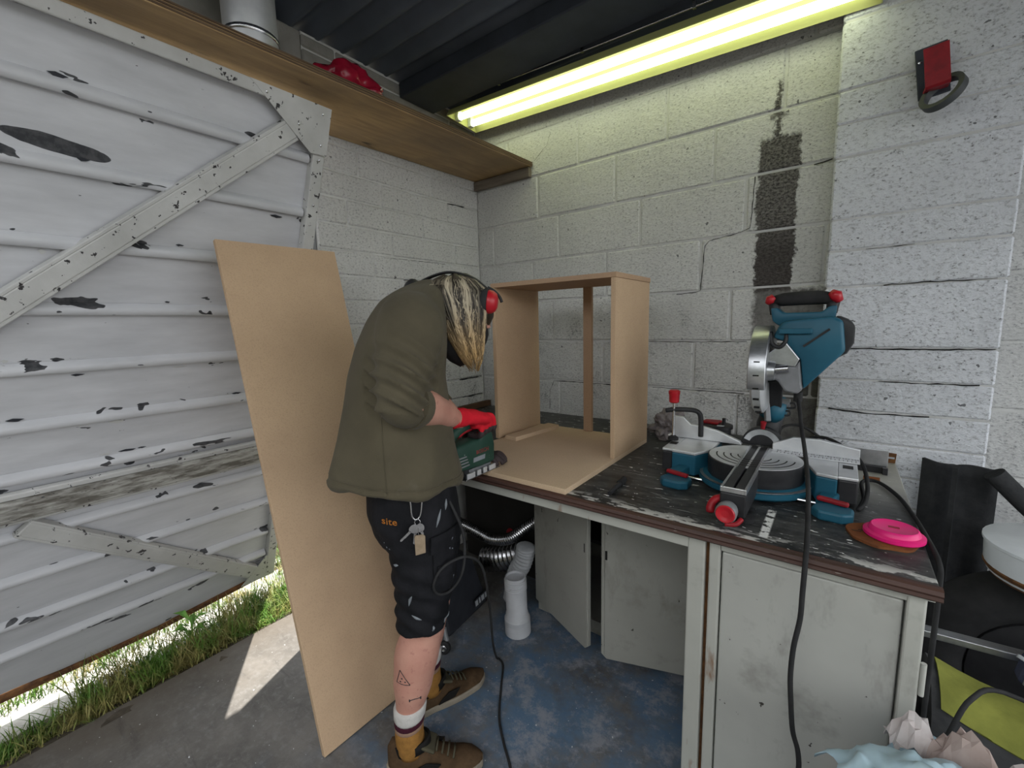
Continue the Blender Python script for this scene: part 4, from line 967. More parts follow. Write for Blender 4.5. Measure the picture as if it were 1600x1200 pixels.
tag(sheet_crumple('waste_paper', (2.035, -1.115, .575), .05, .03, .05, 'paper_brown', 17, 9, .8), 'crumpled brownish paper at the back of the bin', 'paper', 'waste paper in the bin')
tag(sheet_crumple('waste_paper', (1.972, -1.105, .575), .035, .026, .05, 'paper_pale', 31, 8, .7), 'scrap of pale paper beside the pedestal corner, left of the brown paper', 'paper', 'waste paper in the bin')

# ================================================================== PERSON
O_ = Vector((.775, -1.27, 0)); U_ = Vector((.53, .85, 0)).normalized(); W_ = Vector((U_.y, -U_.x, 0)); Zv = Vector((0, 0, 1))
def W(a, b, z): return O_+U_*a+W_*b+Zv*z
person = thing('person', 'person in an olive fleece and black work shorts bending over the bench with a jigsaw', 'person', W(0, 0, 0))
def rings_h(sec, n=28, p=2.3):
    """horizontal sections: (a, b, z, ra, rb, tilt)"""
    R = []
    for a, b, z, ra, rb, *tl in sec:
        tl = tl[0] if tl else 0; r = []
        for j in range(n):
            t = 2*math.pi*j/n; c, s = math.cos(t), math.sin(t)
            x = ra*math.copysign(abs(c)**(2/p), c); y = rb*math.copysign(abs(s)**(2/p), s)
            r.append(W(a+x, b+y, z+tl*x))
        R.append(r)
    return R
def limb(mb, pts, n=18):
    """pts: (a, b, z, r)"""
    P = catmull([W(*p[:3]) for p in pts], 6); rr_ = [p[3] for p in pts]; rad = []
    for i in range(len(pts)-1):
        for q in range(6):
            t = q/6; t = t*t*(3-2*t); rad.append(rr_[i]*(1-t)+rr_[i+1]*t)
    rad.append(rr_[-1])
    return mb.tube(P, rad, n)
def displace(o, fn):
    me = o.data; nv = [v.normal.copy() for v in me.vertices]
    for v, nn in zip(me.vertices, nv): v.co = v.co+nn*fn(v.co)
    me.update()
def bvh(o):
    me = o.data; M = WM(o); return BVHTree.FromPolygons([M @ v.co for v in me.vertices], [tuple(p.vertices) for p in me.polygons])
def loc(p): q = p-O_; return q.dot(U_), q.dot(W_), q.z

# --- arms (joint positions)
RS, RE, RW = (.015, .165, 1.365), (-.022, .222, 1.170), (.150, .035, 1.078)
LS, LE, LW = (.03, -.185, 1.365), (.08, -.255, 1.125), (.245, -.150, .985)
# --- body (skin): one continuous surface
Hc = W(.186, 0, 1.402); hcr = (U_*.74+Zv*.67).normalized(); hfa = (U_*.67-Zv*.74).normalized(); hrt = W_
def head_rings(scale=1., t0=-1, back=0., n=28):
    R = []
    for t, off, rd, rw in ((-.118, .058, .022, .020), (-.108, .052, .040, .034), (-.085, .036, .062, .050), (-.05, .016, .083, .062), (-.01, .004, .094, .071), (.03, -.002, .096, .074), (.065, -.004, .085, .067), (.090, -.006, .062, .050), (.104, -.008, .03, .026)):
        if t < t0: continue
        R.append([Hc+hcr*(t*scale)+hfa*(off-back+rd*scale*math.cos(q))+hrt*(rw*scale*math.sin(q)) for q in [2*math.pi*j/n for j in range(n)]])
    return R
b = MB(); b.rings(head_rings())
limb(b, [(.03, 0, 1.36, .085), (.075, 0, 1.42, .062), (.115, 0, 1.425, .058), (.165, 0, 1.40, .06)])
nb = Hc+hcr*.012+hfa*.094
b.tube([nb, Hc+hcr*-.015+hfa*.108, Hc+hcr*-.034+hfa*.114, Hc+hcr*-.04+hfa*.098], [.008, .011, .014, .008], 10)
for s in (-1, 1):
    b.ball(Hc+hcr*-.005+hfa*-.012+hrt*(s*.074), (.014, .014, .026)); b.ball(Hc+hcr*.028+hfa*.088+hrt*(s*.03), (.012, .02, .008))
b.tube([Hc+hcr*-.068+hfa*.086+hrt*-.022, Hc+hcr*-.066+hfa*.097, Hc+hcr*-.068+hfa*.086+hrt*.022], [.005, .008, .005], 8)
b.rings(rings_h([(.02, 0, .80, .09, .13), (.01, 0, .95, .10, .14), (.0, 0, 1.10, .11, .155), (-.005, 0, 1.25, .105, .165), (.02, 0, 1.36, .085, .16), (.04, 0, 1.40, .05, .10)]))
limb(b, [(*RS, .055), (-.01, .20, 1.26, .05), (*RE, .046), (.035, .175, 1.148, .050), (.09, .105, 1.115, .044), (*RW, .030), (.175, .012, 1.066, .030)])
limb(b, [(*LS, .055), (.06, -.23, 1.24, .05), (*LE, .045), (.14, -.225, 1.09, .045), (.20, -.185, 1.03, .037), (*LW, .029), (.265, -.138, .965, .028)])
limb(b, [(.02, .08, .86, .078), (.02, .092, .68, .074), (.016, .10, .50, .062), (.012, .10, .455, .058), (-.012, .10, .385, .067), (-.028, .10, .30, .060), (-.043, .10, .21, .043), (-.050, .10, .13, .036), (-.045, .10, .06, .038)])
limb(b, [(.03, -.08, .86, .078), (.07, -.092, .68, .074), (.09, -.10, .50, .062), (.088, -.10, .455, .058), (.066, -.10, .385, .066), (.052, -.10, .30, .060), (.045, -.10, .21, .043), (.045, -.10, .13, .036), (.05, -.10, .06, .038)])
body = b.build('body', 'skin'); remesh(body, .006, 5); put(body, person)
for s in (-1, 1):
    o = MB().ball(Hc+hcr*.012+hfa*.083+hrt*(s*.031), .0125).build('eye', 'eye_white', body, smooth='all')
    MB().ball(Hc+hcr*.011+hfa*.0935+hrt*(s*.031), .0045).build('iris', 'ink_black', body, smooth='all')
# --- fleece
b = MB()
b.rings(rings_h([(-.024, 0, .905, .186, .205, -.10), (-.025, 0, .93, .184, .204, -.08), (-.025, 0, .995, .170, .196, -.04), (-.020, 0, 1.10, .155, .190), (-.012, 0, 1.22, .140, .192), (.006, 0, 1.31, .130, .200), (.026, 0, 1.385, .110, .188), (.046, 0, 1.437, .090, .145), (.070, 0, 1.466, .072, .10), (.088, 0, 1.482, .050, .062), (.098, 0, 1.488, .02, .03)]))
limb(b, [(.030, .09, 1.395, .078), (.014, .158, 1.345, .090), (-.010, .196, 1.26, .079), (-.026, .222, 1.195, .070), (-.018, .218, 1.168, .064), (.004, .203, 1.158, .058), (.016, .192, 1.153, .052)])
limb(b, [(.035, -.09, 1.395, .078), (.028, -.158, 1.345, .090), (.055, -.225, 1.24, .072), (.078, -.255, 1.135, .066), (.115, -.24, 1.105, .058), (.15, -.218, 1.08, .054)])
limb(b, [(-.005, 0, 1.33, .07), (.045, 0, 1.405, .075), (.088, 0, 1.432, .070), (.118, 0, 1.430, .064)])
fl = b.build('fleece', 'fleece'); remesh(fl, .007, 26, .6)
def seg_t(p, A, B):
    d = B-A; t = (p-A).dot(d)/d.dot(d); return t, (p-(A+d*max(0, min(1, t)))).length
Sh, El, Cu = W(.014, .16, 1.35), W(-.026, .222, 1.185), W(.010, .198, 1.156)
Sl, Elf, Cl = W(.03, -.19, 1.36), W(.078, -.255, 1.135), W(.15, -.218, 1.08)
def fl_disp(p):
    a, bb, z = loc(p); d = 0.
    for S0, E0, C0 in ((Sh, El, Cu), (Sl, Elf, Cl)):
        t1, d1 = seg_t(p, S0, E0); t2, d2 = seg_t(p, E0, C0)
        if d1 < .11 and .1 < t1 < 1.25 and abs(bb) > .12:
            n1 = noise.noise(Vector((a*6, z*4, bb*5))); ph = (z*1.0+a*.75)*2*math.pi/.044+n1*3.4
            env = max(0, min(1, (t1-.12)/.6)); d += env*.0125*(1-2*abs(math.sin(ph*.5))**.75)*(.55+.9*abs(n1))
    if abs(bb) < .215:
        th = math.atan2(bb, a); low = max(0, min(1, (1.22-z)/.3))
        d += low*.010*math.sin(th*5+noise.noise(Vector((th, z*2, 0)))*2.5)+.004*noise.noise(Vector((a*11, bb*11, z*6)))
        hz = .905-.10*(a+.024)
        if z < hz+.03: d += .003*(1 if z < hz+.018 else -1)
        if a < -.10: d += .016*max(0, (1.05-z)/.2)*max(0, 1-abs(bb)/.2)
    return d
displace(fl, fl_disp); put(fl, person)
TF = bvh(fl)
# stitched hem line round the fleece and the side seam
P = []
for j in range(72):
    q = 2*math.pi*j/72; d = U_*math.cos(q)+W_*math.sin(q); z0 = .932-.10*math.cos(q)*.186
    h = TF.ray_cast(W(-.024, 0, z0)+d*.6, -d)
    if h[0]: P.append(h[0]+d*.0006)
MB().tube(P, .0016, 5, True).build('hem_stitch', 'fleece', fl, smooth='all')
P = []
for i in range(30):
    z0 = .93+.0075*i; h = TF.ray_cast(W(-.075, .6, z0), -W_)
    if h[0]: P.append(h[0]+W_*.0005)
if len(P) > 4: MB().tube(P, .0014, 5).build('side_seam', 'fleece', fl, smooth='all')
cuff = MB().tube([W(-.006, .212, 1.162), W(.008, .199, 1.156), W(.022, .186, 1.151)], [.062, .0605, .0535], 24).build('cuff', 'fleece', fl, smooth=True)
cuff2 = MB().tube([W(.145, -.222, 1.085), W(.165, -.208, 1.066)], [.056, .050], 24).build('cuff', 'fleece', fl, smooth=True)
# --- shorts
b = MB()
b.rings(rings_h([(.01, 0, .955, .125, .165), (.012, 0, .88, .135, .178), (.018, 0, .80, .140, .184), (.03, 0, .72, .13, .17)]))
limb(b, [(.018, .088, .80, .100), (.022, .098, .66, .094), (.012, .102, .55, .080), (.004, .102, .515, .076), (.003, .102, .475, .075)])
limb(b, [(.045, -.088, .80, .100), (.085, -.098, .66, .092), (.088, -.102, .55, .078), (.086, -.102, .51, .074), (.085, -.102, .475, .073)])
so = b.build('shorts', 'shorts_black'); remesh(so, .007, 6)
def so_disp(p):
    a, bb, z = loc(p); n1 = noise.noise(Vector((a*8, bb*8, z*7)))
    return .006*n1+.0035*math.sin(z*2*math.pi/.06+a*28+n1*4)*max(0, min(1, (.85-z)/.25))
displace(so, so_disp); put(so, person)
TS = bvh(so); TB = bvh(body)
def drape_pt(tree, a, z, off, b0=.6):
    h = tree.ray_cast(W(a, b0, z), -W_)
    return (h[0]+h[1].normalized()*off*(1 if h[1].dot(W_) > 0 else -1)) if h[0] else W(a, .18, z)
def patch(tree, poly, off, name, material, parent, n=7):
    """quad poly (4 (a,z) corners) draped on the side of a mesh"""
    V = []; F = []
    for lay in (off, off-.006):
        for i in range(n+1):
            for j in range(n+1):
                s, t = i/n, j/n
                a = (poly[0][0]*(1-s)+poly[1][0]*s)*(1-t)+(poly[3][0]*(1-s)+poly[2][0]*s)*t; z = (poly[0][1]*(1-s)+poly[1][1]*s)*(1-t)+(poly[3][1]*(1-s)+poly[2][1]*s)*t
                V.append(drape_pt(tree, a, z, lay))
    k = (n+1)**2
    for i in range(n):
        for j in range(n):
            q = i*(n+1)+j; F.append((q, q+1, q+n+2, q+n+1)); F.append((k+q, k+q+n+1, k+q+n+2, k+q+1))
    for i in range(n):
        for q, r in ((i, i+1), (n*(n+1)+i, n*(n+1)+i+1), (i*(n+1), (i+1)*(n+1)), (i*(n+1)+n, (i+1)*(n+1)+n)): F.append((q, r, k+r, k+q))
    return MB().add(V, F).build(name, material, parent, smooth=True)
pk = patch(TS, [(.035, .625), (.105, .60), (.115, .78), (.035, .775)], .006, 'cargo_pocket', 'shorts_black', so)
patch(TS, [(.028, .735), (.118, .735), (.122, .79), (.030, .785)], .011, 'pocket_flap', 'shorts_black', pk)
patch(TS, [(.045, .665), (.085, .66), (.086, .695), (.046, .70)], .011, 'pocket_tab', 'shorts_black', pk)
o = text('site', .034, Matrix(), 'orange_print', None, 'lettering')
for v in o.data.vertices: v.co = drape_pt(TS, -.070+v.co.x*.8, .835+v.co.y*.8, .0015+v.co.z)
put(o, so)
for (a, z, L, ang) in ((-.03, .60, .035, 75), (-.015, .545, .03, -30), (.075, .50, .035, 60), (.06, .83, .05, 70), (.085, .86, .03, 80), (-.06, .70, .012, 20), (.03, .50, .012, 90)):
    P = [drape_pt(TS, a+L*(t-.5)*math.cos(math.radians(ang)), z+L*(t-.5)*math.sin(math.radians(ang)), .0005) for t in (0, .25, .5, .75, 1)]
    MB().tube(P, [.0006, .003, .0045, .003, .0006], 6).build('paint_mark', 'grey_print', so, smooth='all')
# --- tattoos
def ink(pts, r=.0012):
    MB().tube([drape_pt(TB, a, z, .0004) for a, z in pts], r, 5).build('tattoo', 'tattoo_ink', body)
A_, B_, C_ = (-.068, .372), (-.078, .328), (-.044, .330)
for p, q in ((A_, B_), (B_, C_), (C_, A_)): ink([(p[0]+(q[0]-p[0])*t, p[1]+(q[1]-p[1])*t) for t in (0, .33, .66, 1)])
ink([(-.066, .347), (-.063, .347)], .002); ink([(-.058, .339), (-.055, .339)], .002); ink([(-.070, .336), (-.067, .336)], .002)
ink([(-.048, .278), (-.033, .281), (-.016, .278)], .0015); ink([(-.048, .274), (-.048, .282)], .002); ink([(-.016, .273), (-.016, .282)], .002)
# --- socks and shoes
def shoe(an, ang, side):
    """an = ankle (a,b); ang = toe-out angle towards +b"""
    c, s = math.cos(math.radians(ang)), math.sin(math.radians(ang)); f = U_*c+W_*s; r = W_*c-U_*s
    o0 = W(an[0], an[1], 0)-f*.075
    M = Matrix((f, -r, Zv)).transposed().to_4x4(); M.translation = o0
    def out(t): # half widths inner/outer along length 0..1
        return .038*(min(1, t/.08))**.5*(1+.28*math.sin(math.pi*min(1, max(0, (t-.25)/.7))))*(max(0, min(1, (1.0-t)/.13)))**.45
    L = .295; sh = MB(); R = []
    for t in [0.004, .02, .05, .1, .18, .28, .38, .48, .58, .68, .78, .87, .93, .97, .995]:
        hw = max(.004, out(t)); top = .105-.012*math.sin(t*6) if t < .30 else max(.034, .105-.115*((t-.30)/.45)**.8*.62) if t < .75 else .034+.016*(1-(t-.75)/.25)**.6
        if t < .05: top = .075+.5*t
        ring = []
        for j in range(18):
            q = 2*math.pi*j/18; cy = math.copysign(abs(math.cos(q))**.75, math.cos(q)); sz_ = math.sin(q)
            mid = .022
            z = mid+(top-mid)*abs(sz_)**.85 if sz_ >= 0 else mid-.014*abs(sz_)
            k = 1 if sz_ < 0 else (1-.42*sz_**2*(1 if t > .3 else .55))
            ring.append(M @ Vector((t*L, hw*cy*k, z)))
        R.append(ring)
    o = sh.rings(R).build('shoe', 'shoe_brown', person, smooth='all')
    so_ = MB(); P = []
    for i in range(21): t = .0+i/20; P.append((t*L*1.01-.003, out(min(.995, max(.006, t)))+.004))
    poly = [(x, y) for x, y in P]+[(x, -y) for x, y in reversed(P)]
    so_.prism(poly, .001, .024, M); so_.build('sole', 'sole_cream', o, .003)
    R = []
    for z_, k in ((.070, 1.0), (.098, .98), (.100, .86), (.072, .88)):
        R.append([M @ Vector((.078+.058*k*math.cos(q), .041*k*math.sin(q), z_+.012*math.cos(q))) for q in [2*math.pi*j/24 for j in range(24)]])
    MB().rings(R, cap=False, close=True).build('collar', 'shoe_dark', o, smooth='all')
    MB().bar(M @ Vector((.128, -.032, .085)), M @ Vector((.128, .032, .085)), .05, .012, f*.5+Zv).build('strap', 'shoe_olive', o, .005)
    for sd in (1, -1):
        MB().prism([(.085, .026), (.150, .026), (.172, .052), (.128, .056), (.10, .040)], .0, .004, M @ Matrix.Translation((0, sd*.0425, 0)) @ Matrix(((1, 0, 0, 0), (0, 0, sd, 0), (0, 1, 0, 0), (0, 0, 0, 1)))).build('side_patch', 'shoe_dark', o, .001)
    for i in range(4): MB().tube([M @ Vector((.155+.017*i, -.024, .076-.009*i)), M @ Vector((.157+.017*i, 0, .086-.010*i)), M @ Vector((.155+.017*i, .024, .076-.009*i))], .003, 6).build('lace', 'shoe_olive', o, smooth='all')
    return o
def sock(pts):
    def at(z):
        for (a0, b0, z0, q0), (a1, b1, z1, q1) in zip(pts, pts[1:]):
            if z1 <= z <= z0: t = (z0-z)/(z0-z1); return a0+(a1-a0)*t, b0, q0+(q1-q0)*t
        return pts[-1][0], pts[-1][1], pts[-1][3]
    def tube(z1, z0, ex, name, material, parent):
        R = []
        for i in range(6):
            z = z1+(z0-z1)*i/5; a, b_, r = at(z); e = ex-(.003 if i in (0, 5) else 0); R.append([W(a+(r+e)*math.cos(q), b_+(r+e)*math.sin(q), z+.10*(r*math.cos(q))) for q in [2*math.pi*j/24 for j in range(24)]])
        return MB().rings(R).build(name, material, parent, smooth='all')
    s = tube(.150, .06, .005, 'sock', 'sock_mustard', person)
    tube(.222, .178, .006, 'cuff_band', 'sock_white', s); tube(.180, .160, .0055, 'stripe', 'sock_maroon', s); tube(.163, .147, .005, 'stripe', 'sock_taupe', s)
sock([(-.041, .10, .23, .046), (-.048, .10, .16, .040), (-.050, .10, .12, .038), (-.045, .10, .05, .040)])
sock([(.045, -.10, .23, .046), (.045, -.10, .16, .040), (.045, -.10, .12, .038), (.05, -.10, .05, .040)])
shoe((-.046, .10), 20, 1); shoe((.049, -.10), -13, -1)
# --- hair
random.seed(41)
b = MB(); b.rings(head_rings(1.07, .0, .0)); tones = [.0]*len(b.v)
LV = [(1.508, .168, .030, .020, .030), (1.492, .170, .066, .030, .040), (1.465, .174, .088, .048, .036), (1.42, .178, .078, .060, .030), (1.37, .184, .064, .064, .028), (1.32, .194, .049, .060, .026), (1.275, .205, .034, .054, .022), (1.245, .212, .020, .050, .016), (1.228, .216, .008, .047, .008)]
def lvl(z):
    for L0, L1 in zip(LV, LV[1:]):
        if L1[0] <= z <= L0[0]:
            t = (L0[0]-z)/(L0[0]-L1[0]); return [p+(q-p)*t for p, q in zip(L0, L1)]
    return list(LV[0] if z > LV[0][0] else LV[-1])
for sd in (1, -1):
    k = len(b.v)
    b.rings([[W(c+ra*math.cos(q), sd*(bc+rb*math.sin(q)), z+.006*math.sin(5*q)) for q in [2*math.pi*j/30 for j in range(30)]] for z, c, ra, bc, rb in LV[:7]])
    tones.extend([.08]*(len(b.v)-k))
def lock(sd, th, z1, wid, tone, wob):
    k = len(b.v); Q = []; n = 18; ph = random.uniform(0, 6.28); fr = random.uniform(1.0, 2.2)
    zs = 1.506-random.uniform(0, .02)
    for i in range(n):
        t = i/(n-1); z = zs+(z1-zs)*t; z_, c, ra, bc, rb = lvl(z); q = th+wob*math.sin(ph+fr*2*math.pi*t)*t
        e = .003+.004*t*random.random(); Q.append(W(c+(ra+e)*math.cos(q), sd*(bc+(rb+e)*math.sin(q)), z))
    b.tube(Q, [(wid*(.55+.9*math.sin(math.pi*min(1, .15+.75*t_)))*(1-.75*max(0, t_-.7)/.3), .0016) for t_ in [i/(n-1) for i in range(n)]], 6)
    tones.extend([tone]*(len(b.v)-k))
for i in range(230):
    sd = 1 if i % 3 else -1; th = random.uniform(-.5, math.pi+.5); cl = noise.noise(Vector((th*3.2, sd*5, 1)))
    tone = max(0, min(1, .33+cl*1.6+random.uniform(-.3, .3))); lock(sd, th, random.choice((random.uniform(1.220, 1.26), random.uniform(1.24, 1.34), random.uniform(1.23, 1.30))), random.uniform(.0012, .0036), tone, random.uniform(.02, .22))
for i in range(60):   # flyaway ends
    th = random.uniform(0, math.pi); lock(1, th, random.uniform(1.216, 1.32), random.uniform(.0006, .0013), random.choice((.9, .3, 1.)), .5)
for i in range(90):   # hair at the back of the neck, falling forward over the collar
    a0 = random.uniform(.075, .12); bb = random.uniform(-.06, .085); k = len(b.v)
    Q = catmull([W(a0+.045, bb*.5, 1.498-.02*abs(bb)/.07), W(a0+.012, bb*.9, 1.476), W(a0+.010+random.uniform(-.01, .015), bb*1.1, 1.43), W(a0+.030+random.uniform(-.01, .02), bb*1.1, random.uniform(1.32, 1.40))], 4)
    b.tube(Q, [.0020]*len(Q), 5); tones.extend([random.choice((0., .1, .2, .8))]*(len(b.v)-k))
hair = b.build('hair', 'hair', person, smooth='all')
at = hair.data.attributes.new('tone', 'FLOAT', 'POINT')
at.data.foreach_set('value', tones[:len(hair.data.vertices)])
# --- black snood over the lower face
R = []
for t, k in ((-.125, .55), (-.115, .95), (-.09, 1.08), (-.055, 1.12), (-.03, 1.14), (-.005, 1.10), (.018, 1.0), (.03, .9)):
    R.append([Hc+hcr*t+hfa*(.045-.35*(t+.11)+(.082+.26*(t+.115))*k*math.cos(q))+hrt*((.050+.17*(t+.115))*k*math.sin(q)) for q in [2*math.pi*j/28 for j in range(28)]])
MB().rings(R).build('face_mask', 'beard_mask', person, smooth='all')
# --- ear defenders pushed up on the head
ed = MB().tube(catmull([W(.062, -.045, 1.478), W(.090, -.03, 1.500), W(.135, 0, 1.517), W(.175, .015, 1.519), W(.225, .028, 1.503), W(.262, .036, 1.476), W(.284, .045, 1.452)], 5), [(.016, .004)]*31, 10).build('ear_defenders', 'black_plastic', person, smooth='all')
ax = (U_*.86+W_*.42+Zv*-.12).normalized()
Mc = ax.to_track_quat('Z', 'Y').to_matrix().to_4x4(); Mc.translation = W(.262, .058, 1.430)
MB().lathe([(.020, -.030), (.036, -.026), (.040, -.016), (.040, -.004), (.035, .002)], Mc, 24).build('cushion', 'black_rubber', ed, smooth='all')
MB().lathe([(.035, .001), (.0365, .004), (.034, .016), (.027, .026), (.016, .031), (.004, .032)], Mc, 24).build('cup', 'red_plastic', ed, smooth='all')
MB().tube(catmull([W(.270, .04, 1.474), W(.288, .05, 1.462), W(.302, .055, 1.445), W(.308, .058, 1.428)], 4), .0045, 8).build('yoke', 'black_plastic', ed, smooth='all')
ax2 = (-U_*.8-W_*.4+Zv*.35).normalized(); Mc2 = ax2.to_track_quat('Z', 'Y').to_matrix().to_4x4(); Mc2.translation = W(.050, -.055, 1.474)
MB().lathe([(.018, -.022), (.033, -.018), (.036, -.006), (.033, .006), (.022, .014), (.004, .017)], Mc2, 24).build('cup', 'black_plastic', ed, smooth='all')
# --- gloves
def finger(mb, pts, r):
    Q = catmull(pts, 5); n = len(Q); mb.tube(Q, [r*(1-.18*i/n) if i < n-1 else r*.55 for i in range(n)], 12)
wr = W(*RW)
def glove(fl_, palm, thumb, voxel, name, material):
    g = MB()
    for p, r in palm: g.tube(p, r, 16)
    for p, r in fl_: finger(g, p, r)
    for p, r in thumb: finger(g, p, r)
    o = g.build(name, material); remesh(o, voxel, 3); put(o, person); return o
X0 = .862
yk = (-1.000, -1.022, -1.044, -1.064)
back = catmull([wr-(Vector((.89, -1.09, 1.067))-wr).normalized()*.022, wr, Vector((.892, -1.115, 1.074)), Vector((.896, -1.075, 1.066)), Vector((.894, -1.04, 1.055))], 4)
palm = [(back, [(.031, .031)]*4+[(.030, .031)]*4+[(.036, .026)]*4+[(.040, .022)]*5)]
palm.append(([(.890, -1.085, 1.050), (.893, -1.045, 1.044), (.893, -1.005, 1.047)], [.022, .022, .017]))
fing = []; 
for i, y in enumerate(yk):
    dz = (0.004, .004, 0, -.006)[i]; L = (.95, 1.05, 1., .82)[i]
    fing.append(([(.888, y-.02, 1.058+dz), (.898, y, 1.054+dz), (.904, y+.004, 1.030+dz), (.895, y+.006, 1.012+dz), (X0+.012-.01*L, y+.006, 1.006+dz), (X0-.018*L, y+.004, 1.012+dz)], .0098-.0006*(i == 3)))
thumb = [([(.885, -1.115, 1.070), (.866, -1.095, 1.072), (.846, -1.065, 1.066), (.838, -1.035, 1.056)], .0115)]
rg = glove(fing, palm, thumb, .0035, 'glove', 'glove_red')
pd = MB()
for i, y in enumerate(yk):
    dz = (0.004, .004, 0, -.006)[i]
    pd.tube(catmull([(.9035, y+.006, 1.024+dz), (.896, y+.006, 1.009+dz), (X0+.008, y+.006, 1.0035+dz), (X0-.016, y+.004, 1.009+dz)], 5), [.0085]+[.0108]*14+[.007], 12)
pd.build('coated_fingers', 'glove_dark', rg, smooth='all')
MB().tube([wr-(back[4]-back[0]).normalized()*.016, wr-(back[4]-back[0]).normalized()*.004], [.0335, .0335], 24).build('cuff', 'glove_red', rg, smooth=True)
lw = W(*LW)
pl = catmull([lw, Vector((.800, -.995, .935)), Vector((.822, -.975, .912)), Vector((.838, -.965, .900))], 4)
palm = [(pl, [(.030, .030)]*4+[(.034, .026)]*4+[(.040, .020)]*5)]
fing = []
for i, (dx, dy) in enumerate(((.020, -.030), (.022, -.008), (.018, .014), (.010, .034))):
    k = Vector((.838+dx*.6, -.962+dy, .900)); L = (.9, 1., .95, .78)[i]
    fing.append(([k-Vector((.02, 0, -.004)), k, k+Vector((.026*L, .008*L, .002)), k+Vector((.046*L, .014*L, -.010)), k+Vector((.056*L, .016*L, -.0235))], .0098))
thumb = [([(.805, -.99, .925), (.815, -1.012, .905), (.835, -1.022, .890), (.852, -1.022, .882)], .0108)]
lg = glove(fing, palm, thumb, .0035, 'glove', 'glove_dark')

# ================================================================== JIGSAW (held)
jg = thing('jigsaw', 'dark green corded jigsaw gripped by the red glove at the panel edge', 'jigsaw', (X0, -1.05, .868))
My2 = Matrix(((0, 0, 1, X0), (1, 0, 0, 0), (0, 1, 0, 0), (0, 0, 0, 1)))
MB().prism([(-1.172, .902), (-1.188, .925), (-1.190, .955), (-1.165, .985), (-1.10, .992), (-1.055, .988), (-1.030, 1.020), (-1.006, 1.024), (-.986, 1.000), (-.976, .955), (-.980, .893), (-1.06, .893)], -.033, .030, My2).build('motor_body', 'green_tool', jg, .012, smooth=True, seg=3)
MB().tube(catmull([(X0, -.998, 1.005), (X0, -1.005, 1.030), (X0, -1.03, 1.042), (X0, -1.08, 1.040), (X0, -1.13, 1.028), (X0, -1.175, 1.000), (X0, -1.185, .965)], 5), [(.020, .018)]*6+[(.019, .016)]*18+[(.022, .020)]*7, 14).build('handle', 'green_tool', jg, smooth='all')
MB().tube(catmull([(X0, -1.06, 1.026), (X0, -1.10, 1.022), (X0, -1.13, 1.012)], 4), .011, 10).build('trigger', 'red_paint', jg, smooth='all')
MB().tube([(X0, -1.176, .985), (X0, -1.205, .978), (X0, -1.222, .970)], [.022, .020, .012], 14).build('cord_collar', 'black_rubber', jg, smooth='all')
for i in range(3): MB().lathe([(.019-.003*i, -.002), (.023-.003*i, 0), (.019-.003*i, .002)], Matrix.Translation((X0, -1.192-.010*i, .982-.003*i)) @ Matrix.Rotation(math.radians(-75), 4, 'X'), 16).build('collar_rib', 'black_rubber', jg, smooth=True)
for i in range(4): MB().box((X0+.0302, -1.165, .915+.010*i), (X0+.0335, -1.112-.004*i, .9195+.010*i)).build('vent', 'grey_cast', jg, .001)
Mx = Matrix(((0, 0, 1, X0+.0303), (1, 0, 0, 0), (0, 1, 0, 0), (0, 0, 0, 1)))
text('BOSCH', .019, Mx @ Matrix.Translation((-1.045, .947, 0)) @ Matrix.Scale(1.0, 4), 'red_print', jg, 'lettering', .0006)
MB().prism([(-1.092, .918), (-1.035, .918), (-1.032, .933), (-1.090, .933)], .0, .0006, Mx).build('name_plate', 'grey_print', jg)
bp = MB().box((X0-.040, -1.135, .8685), (X0+.036, -.962, .8715)).build('base_plate', 'steel', jg, .001)
for i, (y0, y1) in enumerate(((-1.128, -1.090), (-1.078, -1.060), (-1.048, -1.030), (-1.018, -.985))):
    MB().box((X0+.030, y0, .8715), (X0+.036, y1, .889)).build('base_lug', 'alloy_pale', bp, .0015)
MB().box((X0-.018, -1.10, .8716), (X0+.018, -.99, .893)).build('base_block', 'grey_cast', jg, .002)
MB().tube([(X0, -1.145, .900), (X0, -1.205, .908)], [.020, .019], 18).build('dust_port', 'green_tube', jg, smooth=True)
MB().tube([(X0, -1.2045, .9079), (X0, -1.2065, .9081)], .015, 18).build('port_opening', 'ink_black', jg)
MB().box((X0-.001, -.995, .795), (X0+.001, -.988, .893)).build('saw_blade', 'steel', jg)
cordp = [(X0, -1.222, .970), (.868, -1.236, .955), (.885, -1.245, .925), (.93, -1.262, .885), (.968, -1.262, .835), (.990, -1.252, .768), (.990, -1.252, .689), (.980, -1.262, .634), (.965, -1.292, .602), (.957, -1.330, .611), (.958, -1.345, .646), (.972, -1.332, .687), (.990, -1.298, .707), (.998, -1.240, .694), (.985, -1.17, .62), (.93, -1.08, .42), (.87, -1.0, .20), (.80, -.90, .04), (.785, -.868, .005), (.82, -.886, .005), (.881, -.975, .005), (.951, -1.074, .005), (1.021, -1.139, .005), (1.089, -1.192, .005), (1.16, -1.27, .005)]
MB().tube(catmull(cordp, 6), .0042, 8).build('cord', 'black_rubber', jg, smooth='all')

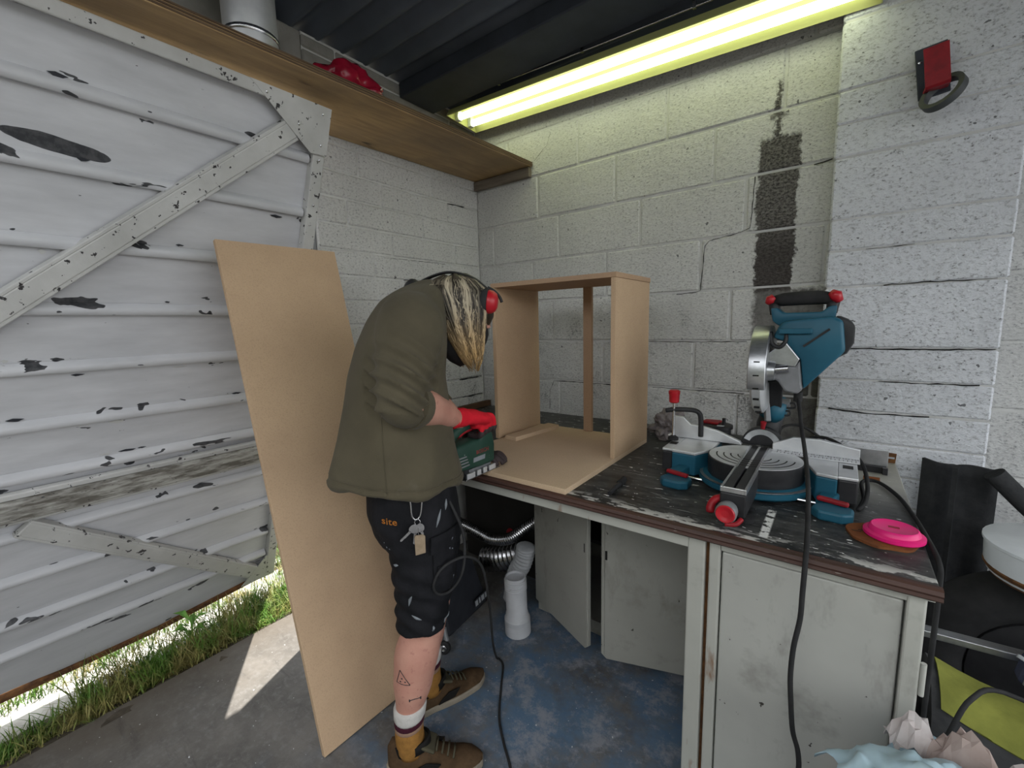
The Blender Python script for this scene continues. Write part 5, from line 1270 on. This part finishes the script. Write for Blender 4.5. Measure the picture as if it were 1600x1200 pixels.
# ================================================================== KEYS on the belt loop
ky = thing('key_bunch', 'bunch of keys on a steel carabiner hanging from the shorts', 'keys', W(-.0, .22, .83))
def KP(a, z, off=.006): return drape_pt(TS, a, z, off)
c0 = drape_pt(TS, .0, .862, .010)
def KQ(da, dz, db=0): return c0+U_*(da*1.15)+W_*db+Zv*(dz*1.15)
P = catmull([KQ(-.006, .055), KQ(-.014, .045), KQ(-.012, .02), KQ(-.011, -.005), KQ(-.004, -.016), KQ(.004, -.014), KQ(.010, -.002), KQ(.015, .03), KQ(.019, .048), KQ(.012, .060), KQ(.006, .056)], 5)
MB().tube(P, .0023, 8).build('carabiner', 'steel', ky, smooth='all')
MB().tube(catmull([KQ(0, -.014, .002), KQ(.007, -.022, .004), KQ(0, -.030, .003), KQ(-.006, -.022, .002)], 6, True), .0012, 6, True).build('split_ring', 'steel', ky, smooth='all')
def key(root, d, L):
    d = Vector(d).normalized(); M = frame(root, d, W_.cross(d)); s = 1
    b = MB(); b.prism([(.012+.013*math.cos(q), .011*math.sin(q)) for q in [2*math.pi*i/16 for i in range(16)]], -.001, .001, M); b.prism([(.022, -.0035), (L, -.0035), (L+.003, 0), (L-.002, .003), (L-.008, .0018), (L-.013, .0035), (.022, .0035)], -.001, .001, M)
    b.build('key', 'steel', ky)
key(KQ(-.002, -.028, .006), (-U_*.75-Zv*.62), .056); key(KQ(-.004, -.028, .003), (-U_*.12-Zv), .052); key(KQ(.003, -.026, .005), (U_*.28-Zv), .045)
M = frame(KQ(.002, -.058, .007), U_, Zv)
tg = MB().prism([(-.012, -.050), (.015, -.048), (.016, .0), (.010, .006), (-.010, .006), (-.0125, .0)], -.0012, .0012, M).build('tag', 'tag_wood', ky)
MB().tube([KQ(0, -.030, .005), KQ(.001, -.055, .0075)], .0009, 6).build('tag_wire', 'steel', ky)

# ------------------------------------------------------------------ MDF board leaning by the door
B1 = Vector((.589, -1.513, 0)); T1 = Vector((.196, -1.487, 1.652)); e = Vector((.015, .408, .004)).normalized()
vv = T1-B1; vv = vv-e*vv.dot(e); nn = e.cross(vv).normalized()
if nn.x < 0: nn = -nn
Wd = .408; c8 = []
lean = vv.normalized(); th = .018
for k in (0, -th):
    for p in (B1, B1+e*Wd, B1+e*Wd+vv, B1+vv): c8.append(p+nn*k)
zmin = min(p.z for p in c8); c8 = [p-Vector((0, 0, zmin-.0005)) for p in c8]
tag(MB().add(c8, [(0, 1, 2, 3), (7, 6, 5, 4), (0, 4, 5, 1), (1, 5, 6, 2), (2, 6, 7, 3), (3, 7, 4, 0)]).build('mdf_board', 'mdf', None, .001), 'tall bare MDF board leaning against the garage door beside the person', 'board')
